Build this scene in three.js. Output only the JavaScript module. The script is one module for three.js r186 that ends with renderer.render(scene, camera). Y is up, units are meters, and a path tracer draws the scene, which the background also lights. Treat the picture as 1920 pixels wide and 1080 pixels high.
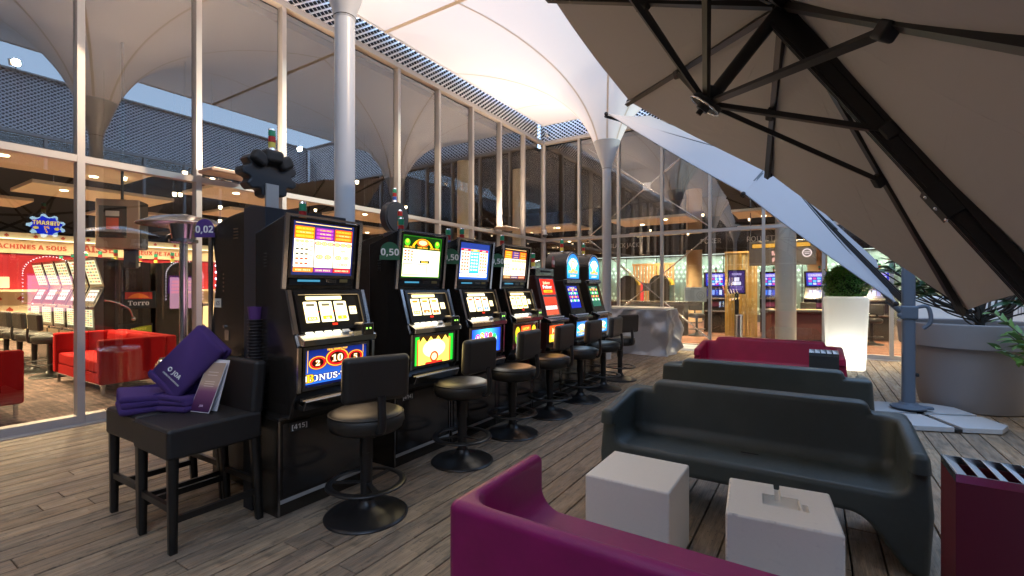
import * as THREE from 'three';
import { mergeGeometries, mergeVertices, toCreasedNormals } from 'three/addons/utils/BufferGeometryUtils.js';
import { RoundedBoxGeometry } from 'three/addons/geometries/RoundedBoxGeometry.js';
import { Brush, Evaluator, SUBTRACTION } from 'three-bvh-csg';
import { MarchingCubes } from 'three/addons/objects/MarchingCubes.js';
import { FontLoader } from 'three/addons/loaders/FontLoader.js';
import { TextGeometry } from 'three/addons/geometries/TextGeometry.js';
import { RectAreaLightUniformsLib } from 'three/addons/lights/RectAreaLightUniformsLib.js';

// ---------- camera, sky, sun, exposure ----------
const scene = new THREE.Scene();
const camera = new THREE.PerspectiveCamera(62.84, 16 / 9, 0.05, 300);
camera.position.set(0, 1.4, 0);
camera.rotation.y = THREE.MathUtils.degToRad(32.63);
const renderer = new THREE.WebGLRenderer({ antialias: true });
renderer.toneMapping = THREE.LinearToneMapping;
renderer.toneMappingExposure = 1.75;
renderer.shadowMap.enabled = true;
renderer.setSize(1024, 576);
RectAreaLightUniformsLib.init();
{ // clear dusk sky: pale near the horizon, deeper blue above
  const W = 64, H = 32, d = new Float32Array(W * H * 4);
  for (let y = 0; y < H; y++) for (let x = 0; x < W; x++) {
    const up = Math.max(0, Math.sin(((y + 0.5) / H - 0.5) * Math.PI)), k = Math.pow(1 - up, 2), i = (y * W + x) * 4;
    d[i] = 0.8 + 0.34 * k; d[i + 1] = 1.25 + 0.38 * k; d[i + 2] = 2.05 + 0.15 * k; d[i + 3] = 1;
  }
  const sky = new THREE.DataTexture(d, W, H, THREE.RGBAFormat, THREE.FloatType);
  sky.mapping = THREE.EquirectangularReflectionMapping; sky.magFilter = THREE.LinearFilter; sky.needsUpdate = true;
  scene.background = sky; scene.environment = sky;
  scene.backgroundIntensity = 1; scene.environmentIntensity = 1;
}
const sun = new THREE.DirectionalLight(0xfff0e0, 0.3);
sun.position.set(14, 16, 10); sun.target.position.set(0, 0, -5); sun.castShadow = true; sun.shadow.radius = 40;
Object.assign(sun.shadow.camera, { left: -20, right: 20, top: 20, bottom: -20, near: 1, far: 80 });
scene.add(sun, sun.target);

// ---------- helpers ----------
let seed = 12345;
const rnd = () => { seed = (seed + 0x6d2b79f5) | 0; let t = Math.imul(seed ^ (seed >>> 15), 1 | seed); t = (t + Math.imul(t ^ (t >>> 7), 61 | t)) ^ t; return ((t ^ (t >>> 14)) >>> 0) / 4294967296; };
const rr = (a, b) => a + (b - a) * rnd();
const taken = new Map();
const numbered = (n) => { const k = taken.get(n) ?? 0; taken.set(n, k + 1); return k ? n + '_' + String(k).padStart(3, '0') : n; };
const V = (x, y, z) => new THREE.Vector3(x, y, z);
const PI = Math.PI;
const strip = (g) => { const o = g.index ? g.toNonIndexed() : g; for (const k of Object.keys(o.attributes)) if (!['position', 'normal', 'uv'].includes(k)) o.deleteAttribute(k); return o; };
const merge = (gs) => (gs.length === 1 ? gs[0] : mergeGeometries(gs.map(strip)));
const bx = (w, h, d, x = 0, y = 0, z = 0) => new THREE.BoxGeometry(w, h, d).translate(x, y, z);
const rb = (w, h, d, x = 0, y = 0, z = 0, r = 0.01, s = 2) => new RoundedBoxGeometry(w, h, d, s, Math.min(r, w / 2.01, h / 2.01, d / 2.01)).translate(x, y, z);
const cy = (r0, r1, h, x = 0, y = 0, z = 0, n = 20) => new THREE.CylinderGeometry(r1, r0, h, n).translate(x, y, z);   // r0 bottom, r1 top
const lathe = (pts, n = 32) => new THREE.LatheGeometry(pts.map(([x, y]) => new THREE.Vector2(x, y)), n);
const between = (g, a, b) => { // a geometry along +y of unit height moved to run from a to b
  const d = b.clone().sub(a), q = new THREE.Quaternion().setFromUnitVectors(V(0, 1, 0), d.clone().normalize());
  return g.scale(1, d.length(), 1).translate(0, 0, 0).applyMatrix4(new THREE.Matrix4().compose(a.clone().add(b).multiplyScalar(0.5), q, V(1, 1, 1)));
};
const rod = (a, b, r = 0.01, n = 10, r2 = r) => between(new THREE.CylinderGeometry(r2, r, 1, n), a, b);
const bar = (a, b, w, h, up = V(0, 1, 0)) => { // rectangular bar from a to b; h measured along up
  const d = b.clone().sub(a), z = d.clone().normalize(), x = up.clone().cross(z).normalize(), y = z.clone().cross(x);
  return new THREE.BoxGeometry(w, h, d.length()).applyMatrix4(new THREE.Matrix4().makeBasis(x, y, z).setPosition(a.clone().add(b).multiplyScalar(0.5)));
};
const tube = (pts, r, n = 24, m = 8, closed = false) => new THREE.TubeGeometry(new THREE.CatmullRomCurve3(pts, closed), n, r, m, closed);
const extrude = (pts, depth, bevel = 0.004) => { // polygon in x,y; depth along z, centred
  const s = new THREE.Shape(pts.map(([x, y]) => new THREE.Vector2(x, y)));
  return new THREE.ExtrudeGeometry(s, { depth: depth - 2 * bevel, bevelEnabled: bevel > 0, bevelSize: bevel, bevelThickness: bevel, bevelOffset: -bevel, bevelSegments: 2, curveSegments: 16 }).translate(0, 0, -depth / 2 + bevel);
};
const profile = (pts, width, bevel = 0.006) => extrude(pts.map(([z, y]) => [-z, y]), width, bevel).rotateY(PI / 2); // profile in z,y; width along x
function obj(name, geos, m, parent = scene) {
  const o = new THREE.Mesh(merge([].concat(geos)), m);
  o.name = parent === scene ? numbered(name) : name; o.castShadow = o.receiveShadow = true; parent.add(o); return o;
}
function tag(o, label, category, group) { o.userData = { label, category }; if (group) o.userData.group = group; return o; }
function thing(name, label, category, [x, y, z] = [0, 0, 0], turn = 0, group) {
  const o = new THREE.Group(); o.name = numbered(name); scene.add(o); o.position.set(x, y, z); o.rotation.y = turn; return tag(o, label, category, group);
}
function struct(name, geos, m, parent = scene) { const o = obj(name, geos, m, parent); if (parent === scene) o.userData.kind = 'structure'; return o; }
function dup(root, [x, y, z], turn, label, group) {
  const r = root.clone(); r.name = numbered(root.name); r.userData = { ...root.userData }; scene.add(r); r.position.set(x, y, z); r.rotation.y = turn;
  if (label) r.userData.label = label; if (group) r.userData.group = group; return r;
}
const col = (r, g, b) => new THREE.Color().setRGB(r, g, b);
const M = (r, g, b, rough = 0.6, extra = {}) => new THREE.MeshPhysicalMaterial({ color: col(r, g, b), roughness: rough, ...extra });
const E = (r, g, b, k = 1) => new THREE.MeshStandardMaterial({ color: col(0.02, 0.02, 0.02), emissive: col(r, g, b), emissiveIntensity: k, roughness: 0.4 });
function canvas(w, h, draw) { const c = document.createElement('canvas'); c.width = w; c.height = h; draw(c.getContext('2d'), w, h); return c; }
function ctex(w, h, draw) { const t = new THREE.CanvasTexture(canvas(w, h, draw)); t.colorSpace = THREE.SRGBColorSpace; t.magFilter = THREE.LinearFilter; return t; }
const screenMat = (t, k, tint = 0xffffff) => new THREE.MeshStandardMaterial({ color: 0x080808, emissive: tint, emissiveMap: t, emissiveIntensity: k, roughness: 0.18 });
const printMat = (t, rough = 0.6) => new THREE.MeshStandardMaterial({ map: t, roughness: rough });
const plane = (w, h) => new THREE.PlaneGeometry(w, h);
const place = (g, m) => g.applyMatrix4(m);
// value noise
const hash = (x, y, z = 0) => { let n = Math.imul(x | 0, 374761393) + Math.imul(y | 0, 668265263) + Math.imul(z | 0, 1274126177); n = Math.imul(n ^ (n >>> 13), 1274126177); return ((n ^ (n >>> 16)) >>> 0) / 4294967296; };
const sm = (t) => t * t * (3 - 2 * t);
function noise2(x, y, per = 0) { // optionally periodic
  const xi = Math.floor(x), yi = Math.floor(y), u = sm(x - xi), v = sm(y - yi), w = (a) => (per ? ((a % per) + per) % per : a);
  const a = hash(w(xi), w(yi)), b = hash(w(xi + 1), w(yi)), c = hash(w(xi), w(yi + 1)), d = hash(w(xi + 1), w(yi + 1));
  return a + (b - a) * u + (c - a) * v + (a - b - c + d) * u * v;
}
function dataTex(n, m, f, srgb = true) { // f(u,v) -> [r,g,b] 0..1 (display values when srgb)
  const d = new Uint8Array(n * m * 4);
  for (let y = 0; y < m; y++) for (let x = 0; x < n; x++) { const c = f(x, y), i = (y * n + x) * 4; for (let k = 0; k < 3; k++) d[i + k] = Math.max(0, Math.min(255, Math.round(c[k] * 255))); d[i + 3] = 255; }
  const t = new THREE.DataTexture(d, n, m); t.wrapS = t.wrapT = THREE.RepeatWrapping; t.magFilter = THREE.LinearFilter; if (srgb) t.colorSpace = THREE.SRGBColorSpace; t.needsUpdate = true; return t;
}
const clamp = THREE.MathUtils.clamp, lerp = THREE.MathUtils.lerp, sstep = (a, b, x) => THREE.MathUtils.smoothstep(x, a, b);
const font = await new FontLoader().loadAsync('fonts/droid/droid_sans_bold.typeface.json');
const fontR = await new FontLoader().loadAsync('fonts/droid/droid_sans_regular.typeface.json');
const text = (s, size, depth = 0.012, f = font) => { const g = new TextGeometry(s, { font: f, size, depth, curveSegments: 4 }); g.computeBoundingBox(); const b = g.boundingBox; return g.translate(-(b.max.x + b.min.x) / 2, 0, 0); };
// signed distance shapes meshed with marching cubes
const sdBox = (x, y, z, a, b, c, r) => { const qx = Math.abs(x) - a + r, qy = Math.abs(y) - b + r, qz = Math.abs(z) - c + r; return Math.hypot(Math.max(qx, 0), Math.max(qy, 0), Math.max(qz, 0)) + Math.min(Math.max(qx, qy, qz), 0) - r; };
const smax = (a, b, k) => { const h = Math.max(k - Math.abs(a - b), 0) / k; return Math.max(a, b) + h * h * k * 0.25; };
const smin = (a, b, k) => { const h = Math.max(k - Math.abs(a - b), 0) / k; return Math.min(a, b) - h * h * k * 0.25; };
function sdfMesh(sdf, lo, hi, n = 72) {
  const mc = new MarchingCubes(n, new THREE.MeshStandardMaterial(), false, false, 160000); mc.isolation = 0;
  const h = n / 2, P = (i, a) => lo[a] + ((hi[a] - lo[a]) * ((i - h) / h + 1)) / 2;
  for (let k = 0; k < n; k++) for (let j = 0; j < n; j++) for (let i = 0; i < n; i++) mc.field[i + j * n + k * n * n] = -sdf(P(i, 0), P(j, 1), P(k, 2));
  mc.update();
  const p = new Float32Array(mc.count * 3);
  for (let i = 0; i < mc.count; i++) for (let a = 0; a < 3; a++) p[i * 3 + a] = lo[a] + ((hi[a] - lo[a]) * (mc.positionArray[i * 3 + a] + 1)) / 2;
  let g = new THREE.BufferGeometry(); g.setAttribute('position', new THREE.BufferAttribute(p, 3)); g = mergeVertices(g, 1e-5);
  const q = g.attributes.position, N = new Float32Array(q.count * 3), uv = new Float32Array(q.count * 2), e = 0.002;
  for (let i = 0; i < q.count; i++) {
    const x = q.getX(i), y = q.getY(i), z = q.getZ(i), v = V(sdf(x + e, y, z) - sdf(x - e, y, z), sdf(x, y + e, z) - sdf(x, y - e, z), sdf(x, y, z + e) - sdf(x, y, z - e)).normalize();
    v.toArray(N, i * 3); const ax = Math.abs(v.x), ay = Math.abs(v.y), az = Math.abs(v.z);
    uv.set(ay > ax && ay > az ? [x, z] : ax > az ? [z, y] : [x, y], i * 2);
  }
  g.setAttribute('normal', new THREE.BufferAttribute(N, 3)); g.setAttribute('uv', new THREE.BufferAttribute(uv, 2)); return g;
}

// ---------- materials ----------
const fineBump = dataTex(256, 256, (x, y) => { const v = 0.5 + 0.25 * (noise2(x / 2, y / 2, 128) - 0.5) + 0.5 * (noise2(x / 8, y / 8, 32) - 0.5) * 0.6; return [v, v, v]; }, false);
const bumpRep = (k) => { const t = fineBump.clone(); t.repeat.set(k, k); t.needsUpdate = true; return t; };
const wrinkle = dataTex(256, 256, (x, y) => { let v = 0; for (const [s, a] of [[64, 0.5], [32, 0.3], [16, 0.2]]) v += a * noise2(x / s + 1.2 * noise2(y / 64, x / 64, 4), y / (s * 2), 0); return [v, v, v]; }, false);
const scuff = dataTex(512, 512, (x, y) => { const a = noise2(x / 60, y / 60), b = noise2(x / 9, y / 9), c = noise2((x + y) / 3, (x - y) / 70), d = noise2((x - 2 * y) / 90, (2 * x + y) / 2.2); let v = 0.88 + 0.07 * (a - 0.5) + 0.03 * (b - 0.5); if (c > 0.96) v += (c - 0.96) * 0.5; if (d > 0.97) v += (d - 0.97) * 0.8; return [v, v, v]; });
const scuffR = dataTex(256, 256, (x, y) => { const v = 0.44 + 0.1 * (noise2(x / 60, y / 60) - 0.5) + 0.04 * (noise2(x / 5, y / 5) - 0.5); return [v, v, v]; }, false);
const mat = {
  alu: M(0.4, 0.39, 0.38, 0.42, { metalness: 0.35 }),
  steel: M(0.6, 0.6, 0.6, 0.22, { metalness: 1 }),
  chrome: M(0.75, 0.75, 0.76, 0.14, { metalness: 1 }),
  darkChrome: M(0.3, 0.3, 0.31, 0.25, { metalness: 1 }),
  blackGloss: M(0.018, 0.015, 0.013, 0.2, { clearcoat: 0.6, clearcoatRoughness: 0.1 }),
  blackBrown: M(0.019, 0.015, 0.011, 0.27),
  blackMatt: M(0.012, 0.012, 0.013, 0.7),
  blackMetal: M(0.018, 0.017, 0.017, 0.35, { metalness: 0.2 }),
  leather: M(0.018, 0.016, 0.014, 0.4, { bumpMap: bumpRep(6), bumpScale: 0.0015 }),
  colPaint: M(0.5, 0.53, 0.57, 0.35),
  postGrey: M(0.1, 0.125, 0.16, 0.5),
  meshMetal: M(0.86, 0.86, 0.87, 0.36, { metalness: 0.75 }),
  darkWall: M(0.022, 0.024, 0.028, 0.9),
  glass: new THREE.MeshPhysicalMaterial({ color: col(0.9, 0.94, 0.93), roughness: 0.0, transmission: 1, thickness: 0, ior: 2.4, specularIntensity: 1 }),
  darkCeil: M(0.018, 0.016, 0.014, 0.9),
  raft: M(0.6, 0.5, 0.36, 0.7),
  downlight: E(1, 0.78, 0.48, 9),
  white: M(0.75, 0.75, 0.74, 0.55),
  numberWhite: M(0.75, 0.75, 0.73, 0.5),
};

// ---------- terrain, deck ----------
struct('ground', bx(60, 0.2, 60, 0, -0.25, -5), M(0.05, 0.05, 0.05, 0.95));
const woodTex = (tone, k) => dataTex(256, 1024, (x, y) => { // x across the board (0.147 m), y along (1.2 m)
  const g = noise2(x / 3.2 + k * 17, y / 90 + k * 9), f = noise2(x / 1.1 + 5 * k, y / 34), p = noise2(x / 40 + 3 * k, y / 120 + k), s = noise2(x / 9 + k, y / 16 + 40 * k), w = noise2(x / 22 + 8, y / 60 + 3 * k);
  let v = 0.72 + 0.2 * (g - 0.5) + 0.16 * (f - 0.5) + 0.16 * (p - 0.5) + 0.1 * (w - 0.5);
  if (s > 0.84) v -= (s - 0.84) * 1.8; const st = noise2(x / 60 + 11 * k, y / 44 + 7 * k); if (st > 0.74) v -= (st - 0.74) * 0.55;
  if (Math.abs(x - 128 - 30 * (g - 0.5)) % 44 < 1.4) v -= 0.08;
  const warm = 0.5 + 0.5 * (p - 0.5);
  return [v * tone[0] * (1 + 0.06 * warm), v * tone[1], v * tone[2] * (1 - 0.05 * warm)];
});
const woodBump = dataTex(256, 512, (x, y) => { const v = 0.55 + 0.5 * (noise2(x / 2.2, y / 60) - 0.5) + 0.3 * (noise2(x / 1.2, y / 20) - 0.5) - (x % 22 < 2 ? 0.18 : 0); return [v, v, v]; }, false);
const woodR = dataTex(128, 256, (x, y) => { const v = 0.52 + 0.35 * (noise2(x / 18, y / 22) - 0.5) + 0.2 * (noise2(x / 3, y / 30) - 0.5); return [v, v, v]; }, false);
const plankMats = [[0.76, 0.675, 0.57], [0.71, 0.635, 0.545], [0.8, 0.715, 0.6], [0.665, 0.6, 0.52], [0.74, 0.645, 0.53]].map((t, k) => new THREE.MeshStandardMaterial({ map: woodTex(t, k + 1), bumpMap: woodBump, bumpScale: 0.0025, roughnessMap: woodR, roughness: 1 }));
const PITCH = 0.1462, GAP = 0.008;
{
  const deck = new THREE.Group(); deck.name = 'timber_deck'; deck.userData = { kind: 'structure', label: 'weathered grey timber decking of the courtyard terrace' }; scene.add(deck);
  obj('deck_base', bx(10.9, 0.06, 17.6, -0.95, -0.075, -2.8), M(0.015, 0.013, 0.012, 0.95), deck);
  const plank = (x, z0, z1, list) => {
    const w = PITCH - GAP, g = new RoundedBoxGeometry(w, 0.04, z1 - z0 - 0.004, 1, 0.004).translate(x, -0.02 + rr(-0.0012, 0.0012), (z0 + z1) / 2), p = g.attributes.position, u = g.attributes.uv, o = rnd(), flip = rnd() < 0.5 ? -1 : 1;
    for (let i = 0; i < p.count; i++) u.setXY(i, (flip * (p.getX(i) - x)) / w + 0.5, (p.getZ(i) - z0) / 1.2 + o);
    if (list) list.push(g); else obj('plank', g, plankMats[(rnd() * 5) | 0], deck);
  };
  const rear = [];
  for (let k = -39; k <= 34; k++) {
    const x = -0.57 + PITCH * (k - 0.5);
    if (x < -6.31 || x > 4.4) continue;
    let z = 0.9; const cuts = [z]; z -= rr(0.6, 4.6);
    while (z > -11.0) { cuts.push(z); z -= rr(4.4, 5.4); }
    cuts.push(-11.5);
    for (let i = 0; i + 1 < cuts.length; i++) plank(x, cuts[i + 1], cuts[i]);
    plank(x, 0.9, 5.95, rear);
  }
  obj('rear_decking', rear, plankMats[0], deck).userData.kind = 'stuff';
}

// ---------- glass facades with expanded metal screens above ----------
const GX = -6.4, GZ = -11.64, TOP = 5.4, MID = 2.73, PANE = 1.105, EX = 4.5, RZ = 6.9;
function diamond() { // one diamond of expanded metal; strands are slanted ribbons
  const a = 0.065, b = 0.048, gs = [];
  for (const [p, q, t] of [[[-a, 0], [0, b], 1], [[0, b], [a, 0], 1], [[a, 0], [0, -b], 1], [[0, -b], [-a, 0], 1]]) {
    const A = V(p[0], p[1], 0), B = V(q[0], q[1], 0); gs.push(bar(A, B, 0.034, 0.003, V(0, 0.62, 0.78 * t)));
  }
  return merge(gs);
}
const dia = diamond();
function screen(parent, len) { // panel of expanded metal in the parent's x (0..len), y from TOP
  const nx = Math.floor(len / 0.13), ny = 16, im = new THREE.InstancedMesh(dia, mat.meshMetal, nx * ny), m = new THREE.Matrix4();
  for (let j = 0, i = 0; j < ny; j++) for (let k = 0; k < nx; k++) im.setMatrixAt(i++, m.makeTranslation(0.07 + k * 0.13, TOP + 0.1 + 0.05 + j * 0.096, 0));
  im.name = 'expanded_metal'; im.userData.kind = 'stuff'; im.castShadow = im.receiveShadow = true; parent.add(im);
}
// facade along local x from 0 to len, court on local +z
function facade(label, [x, z], turn, n, len, detail) {
  const f = thing('glass_facade', label, 'facade', [x, 0, z], turn), P = len / n, mg = bx(0.062, TOP, 0.11, 0, TOP / 2, 0), hi = plane(P - 0.064, TOP - MID - 0.1), lo = plane(P - 0.064, MID - 0.16);
  for (let i = 0; i <= n; i++) { const o = obj('mullion', mg, mat.alu, f); o.position.x = i * P; }
  for (const [name, h, y, d] of [['head_rail', 0.085, TOP + 0.0425, 0.13], ['middle_rail', 0.07, MID, 0.1], ['bottom_rail', 0.09, 0.045, 0.12]]) {
    if (name === 'head_rail') obj(name, bx(len, h, d, len / 2, y, 0), mat.alu, f);
    else for (let i = 0; i < n; i++) obj(name, bx(P - 0.062, h, d, (i + 0.5) * P, y, 0), mat.alu, f);
  }
  for (let i = 0; i < n; i++) {
    const a = obj('glass_pane', hi, mat.glass, f), b = obj('glass_pane', lo, mat.glass, f);
    a.position.set((i + 0.5) * P, (MID + TOP) / 2, -0.01); b.position.set((i + 0.5) * P, (MID + 0.09) / 2, -0.01);
  }
  const s = thing('mesh_screen', label.replace('glass facade', 'expanded metal screen above the glass facade'), 'metal screen', [x, 0, z], turn);
  screen(s, len);
  obj('backing_wall', bx(len + 0.6, 1.66, 0.12, len / 2, TOP + 0.92, -0.42), mat.darkWall, s);
  obj('coping', bx(len, 0.04, 0.3, len / 2, TOP + 1.64, -0.1), mat.alu, s);
  for (let i = 1; i < n; i += 2) obj('bracket', bx(0.03, 1.5, 0.05, i * P + P / 2, TOP + 0.87, -0.07), mat.blackMetal, s);
  return f;
}
const nL = 16, zS = GZ + nL * PANE;  // left facade runs from the rear to the back corner
facade('glass facade in front of the red walled gaming room', [GX, zS], PI / 2, nL, nL * PANE);
facade('glass facade in front of the green walled gaming room', [GX, GZ], 0, 10, 10.95);
facade('glass facade on the open side opposite the slot machines', [EX + 0.05, GZ], -PI / 2, nL, nL * PANE);
{ const o = facade('glass facade closing the terrace behind the magenta sofa', [EX + 0.05, zS], PI, 10, 10.95); o.userData.category = 'facade'; }
{ const s = thing('corner_post', 'slim aluminium post where the two glass facades meet', 'post', [GX + 0.02, 0, GZ + 0.02]); obj('post', cy(0.05, 0.05, TOP, 0, TOP / 2, 0, 16), mat.alu, s); obj('base_plate', bx(0.16, 0.012, 0.16, 0, 0.006, 0), mat.alu, s); }
for (const [x, z, w, d] of [[GX + 0.05, -2.8, 0.1, 17.4]]) struct('threshold', bx(w, 0.03, d, x + 0.06, -0.005, z), mat.alu);
struct('threshold', bx(10.7, 0.03, 0.1, -0.95, -0.005, GZ + 0.11), mat.alu);

// ---------- tensile canopy on two funnels ----------
const CX = -3.45, CZ = [-8.87, -2.68, 3.51], X0 = -6.33, X1 = -0.42, EDGE = 5.9;
{
  const canopy = thing('tensile_canopy', 'pale translucent tensile membrane roof with funnels on slim round columns', 'canopy');
  const membrane = new THREE.MeshPhysicalMaterial({ color: col(0.88, 0.81, 0.73), roughness: 1, transmission: 0.24, thickness: 0, specularIntensity: 0.2, bumpMap: bumpRep(40), bumpScale: 0.001 });
  const seamMat = new THREE.MeshPhysicalMaterial({ color: col(0.72, 0.62, 0.5), roughness: 1, transmission: 0.25, thickness: 0, specularIntensity: 0.2 });
  const zB = [-11.46, -5.775, 0.415, 5.9];
  CZ.forEach((cz, c) => {
    const zlo = zB[c], zhi = zB[c + 1];
    const reach = (t) => { const dx = Math.cos(t), dz = Math.sin(t); return Math.min(dx > 1e-6 ? (X1 - CX) / dx : dx < -1e-6 ? (X0 - CX) / dx : 1e9, dz > 1e-6 ? (zhi - cz) / dz : dz < -1e-6 ? (zlo - cz) / dz : 1e9); };
    const L = (r) => 4.26 + 0.69 * Math.log(r / 0.25), Y = (t, r) => { const rb_ = reach(t), k = (r - 0.25) / (rb_ - 0.25); return L(r) + (EDGE - L(rb_)) * k * k * k; };
    const at = (t, r, dy = 0) => V(CX + r * Math.cos(t), Y(t, r) + dy, cz + r * Math.sin(t));
    const corners = [[X0, zlo], [X1, zlo], [X1, zhi], [X0, zhi]].map(([x, z]) => Math.atan2(z - cz, x - CX));
    const angles = [...Array(112)].map((_, i) => -PI + (i / 112) * 2 * PI).concat(corners).sort((a, b) => a - b); angles.push(angles[0] + 2 * PI);
    const nr = 30, pos = [], idx = [], uv = [];
    angles.forEach((t) => { const R = reach(t); for (let j = 0; j <= nr; j++) { const r = 0.25 * Math.pow(R / 0.25, j / nr), p = at(t, r); pos.push(p.x, p.y, p.z); uv.push(p.x / 6, p.z / 6); } });
    for (let i = 0; i + 1 < angles.length; i++) for (let j = 0; j < nr; j++) { const a = i * (nr + 1) + j, b = a + nr + 1; idx.push(a, b, a + 1, b, b + 1, a + 1); }
    const g = new THREE.BufferGeometry(); g.setAttribute('position', new THREE.Float32BufferAttribute(pos, 3)); g.setAttribute('uv', new THREE.Float32BufferAttribute(uv, 2)); g.setIndex(idx); g.computeVertexNormals();
    obj('membrane', g, membrane, canopy);
    for (let k = 0; k < 8; k++) { // welded seams
      const t = -PI + ((k + 0.5) / 8) * 2 * PI, R = reach(t), pts = []; for (let j = 0; j <= 18; j++) pts.push(at(t, 0.26 * Math.pow((R - 0.02) / 0.26, j / 18), -0.006));
      const side = V(-Math.sin(t), 0, Math.cos(t)).multiplyScalar(0.016), p = [], ix = [];
      pts.forEach((q, j) => { p.push(q.x - side.x, q.y, q.z - side.z, q.x + side.x, q.y, q.z + side.z); if (j) ix.push(2 * j - 2, 2 * j, 2 * j - 1, 2 * j - 1, 2 * j, 2 * j + 1); });
      const s = new THREE.BufferGeometry(); s.setAttribute('position', new THREE.Float32BufferAttribute(p, 3)); s.setIndex(ix); s.computeVertexNormals(); obj('seam', s, seamMat, canopy);
    }
    if (c < 2) obj('ridge_seam', bx(X1 - X0, 0.006, 0.07, (X0 + X1) / 2, EDGE - 0.01, zhi), seamMat, canopy);
    obj('column', cy(0.086, 0.086, 3.76, CX, 1.88, cz, 32), mat.colPaint, canopy);
    obj('collar', lathe([[0.088, 3.74], [0.096, 3.76], [0.1, 3.8], [0.255, 4.27], [0.262, 4.27], [0.262, 4.285], [0.24, 4.29]], 40).translate(CX, 0, cz), mat.colPaint, canopy);
    obj('collar_ring', new THREE.TorusGeometry(0.09, 0.006, 6, 32).rotateX(PI / 2).translate(CX, 3.757, cz), mat.blackMetal, canopy);
  });
  obj('edge_cable', [[X0, X0], [X1, X1]].map(([a, b]) => rod(V(a, EDGE - 0.01, zB[0]), V(b, EDGE - 0.01, zB[3]), 0.018)).concat([rod(V(X0, EDGE - 0.01, zB[0]), V(X1, EDGE - 0.01, zB[0]), 0.018)]), mat.white, canopy);
}
// floodlights: two on the opposite screen, small uplights on the screen edge beside the membrane
function flood(label, [x, y, z], [tx, ty, tz], intensity, color, angle, s = 1, group) {
  const f = thing('floodlight', label, 'floodlight', [x, y, z], 0, group), d = V(tx - x, ty - y, tz - z).normalize();
  const q = new THREE.Quaternion().setFromUnitVectors(V(0, 0, 1), d), T = (g) => g.applyQuaternion(q);
  obj('housing', T(rb(0.22 * s, 0.16 * s, 0.09 * s, 0, 0, -0.045 * s, 0.015)), mat.alu, f);
  obj('lamp_glass', T(bx(0.19 * s, 0.13 * s, 0.006, 0, 0, 0.004)), new THREE.MeshStandardMaterial({ color: 0x111111, emissive: color, emissiveIntensity: 6 }), f);
  obj('bracket', [bx(0.02, 0.14 * s, 0.02, 0, -0.12 * s, 0)], mat.blackMetal, f);
  const l = new THREE.SpotLight(color, intensity, 0, angle, 0.9, 2); l.position.copy(d.clone().multiplyScalar(0.03)); l.target.position.copy(d); l.castShadow = true; l.shadow.radius = 4; f.add(l, l.target);
}
const warm = col(1, 0.7, 0.44);
flood('warm floodlight on top of the screen opposite the slot machines', [4.35, 7.16, -3.3], [-3.4, 5.6, -4.5], 300, warm, 0.5);
flood('cool white floodlight on the screen in the far corner', [4.2, 6.85, -11.1], [-3.4, 5.7, -7.5], 120, col(0.92, 1, 0.86), 0.45);
// flat uplights on the middle rail throw warm light up at the membrane
for (const [z, l] of [[-3.05, 'flat copper uplight on the middle rail of the glass above the patio heater'], [-9.3, 'flat copper uplight on the middle rail of the glass near the corner post'], [3.2, 'flat copper uplight on the middle rail of the glass behind the bar chairs']]) {
  const h = thing('rail_uplight', l, 'uplight', [-6.1, 2.8, z], 0), T = (g) => g.rotateZ(-0.02);
  obj('body', T(rb(0.34, 0.05, 0.62, 0.02, 0, 0, 0.02)), M(0.42, 0.3, 0.22, 0.35, { metalness: 0.6 }), h); obj('lamp_glass', T(bx(0.28, 0.004, 0.54, 0.02, 0.028, 0)), E(1, 0.72, 0.46, 4), h);
  obj('bracket', bx(0.16, 0.03, 0.04, -0.17, 0.03, 0.12), mat.alu, h); obj('bracket', bx(0.16, 0.03, 0.04, -0.17, 0.03, -0.12), mat.alu, h);
  const a = new THREE.RectAreaLight(col(1, 0.72, 0.5), 165, 0.28, 0.54), g = new THREE.Group(); g.name = 'lamp'; g.rotation.z = -0.02; a.position.set(0.02, 0.04, 0); a.rotation.x = PI / 2; g.add(a); h.add(g);
}
for (const [x, y, z, l] of [[-6.27, 5.62, -4.8, 'small grey fixture on the metal screen beside the near funnel'], [-6.24, 5.62, -11.45, 'small grey fixture where the metal screens meet']]) { const f = thing('screen_fixture', l, 'fixture', [x, y, z]); obj('housing', rb(0.1, 0.09, 0.12, 0.06, 0, 0, 0.02), mat.colPaint, f); obj('bracket', bx(0.06, 0.03, 0.03, 0, 0.03, 0), mat.blackMetal, f); obj('lens', cy(0.03, 0.03, 0.01, 0, 0, 0, 16).rotateZ(PI / 2).translate(0.115, -0.01, 0), mat.blackMatt, f); }

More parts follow.
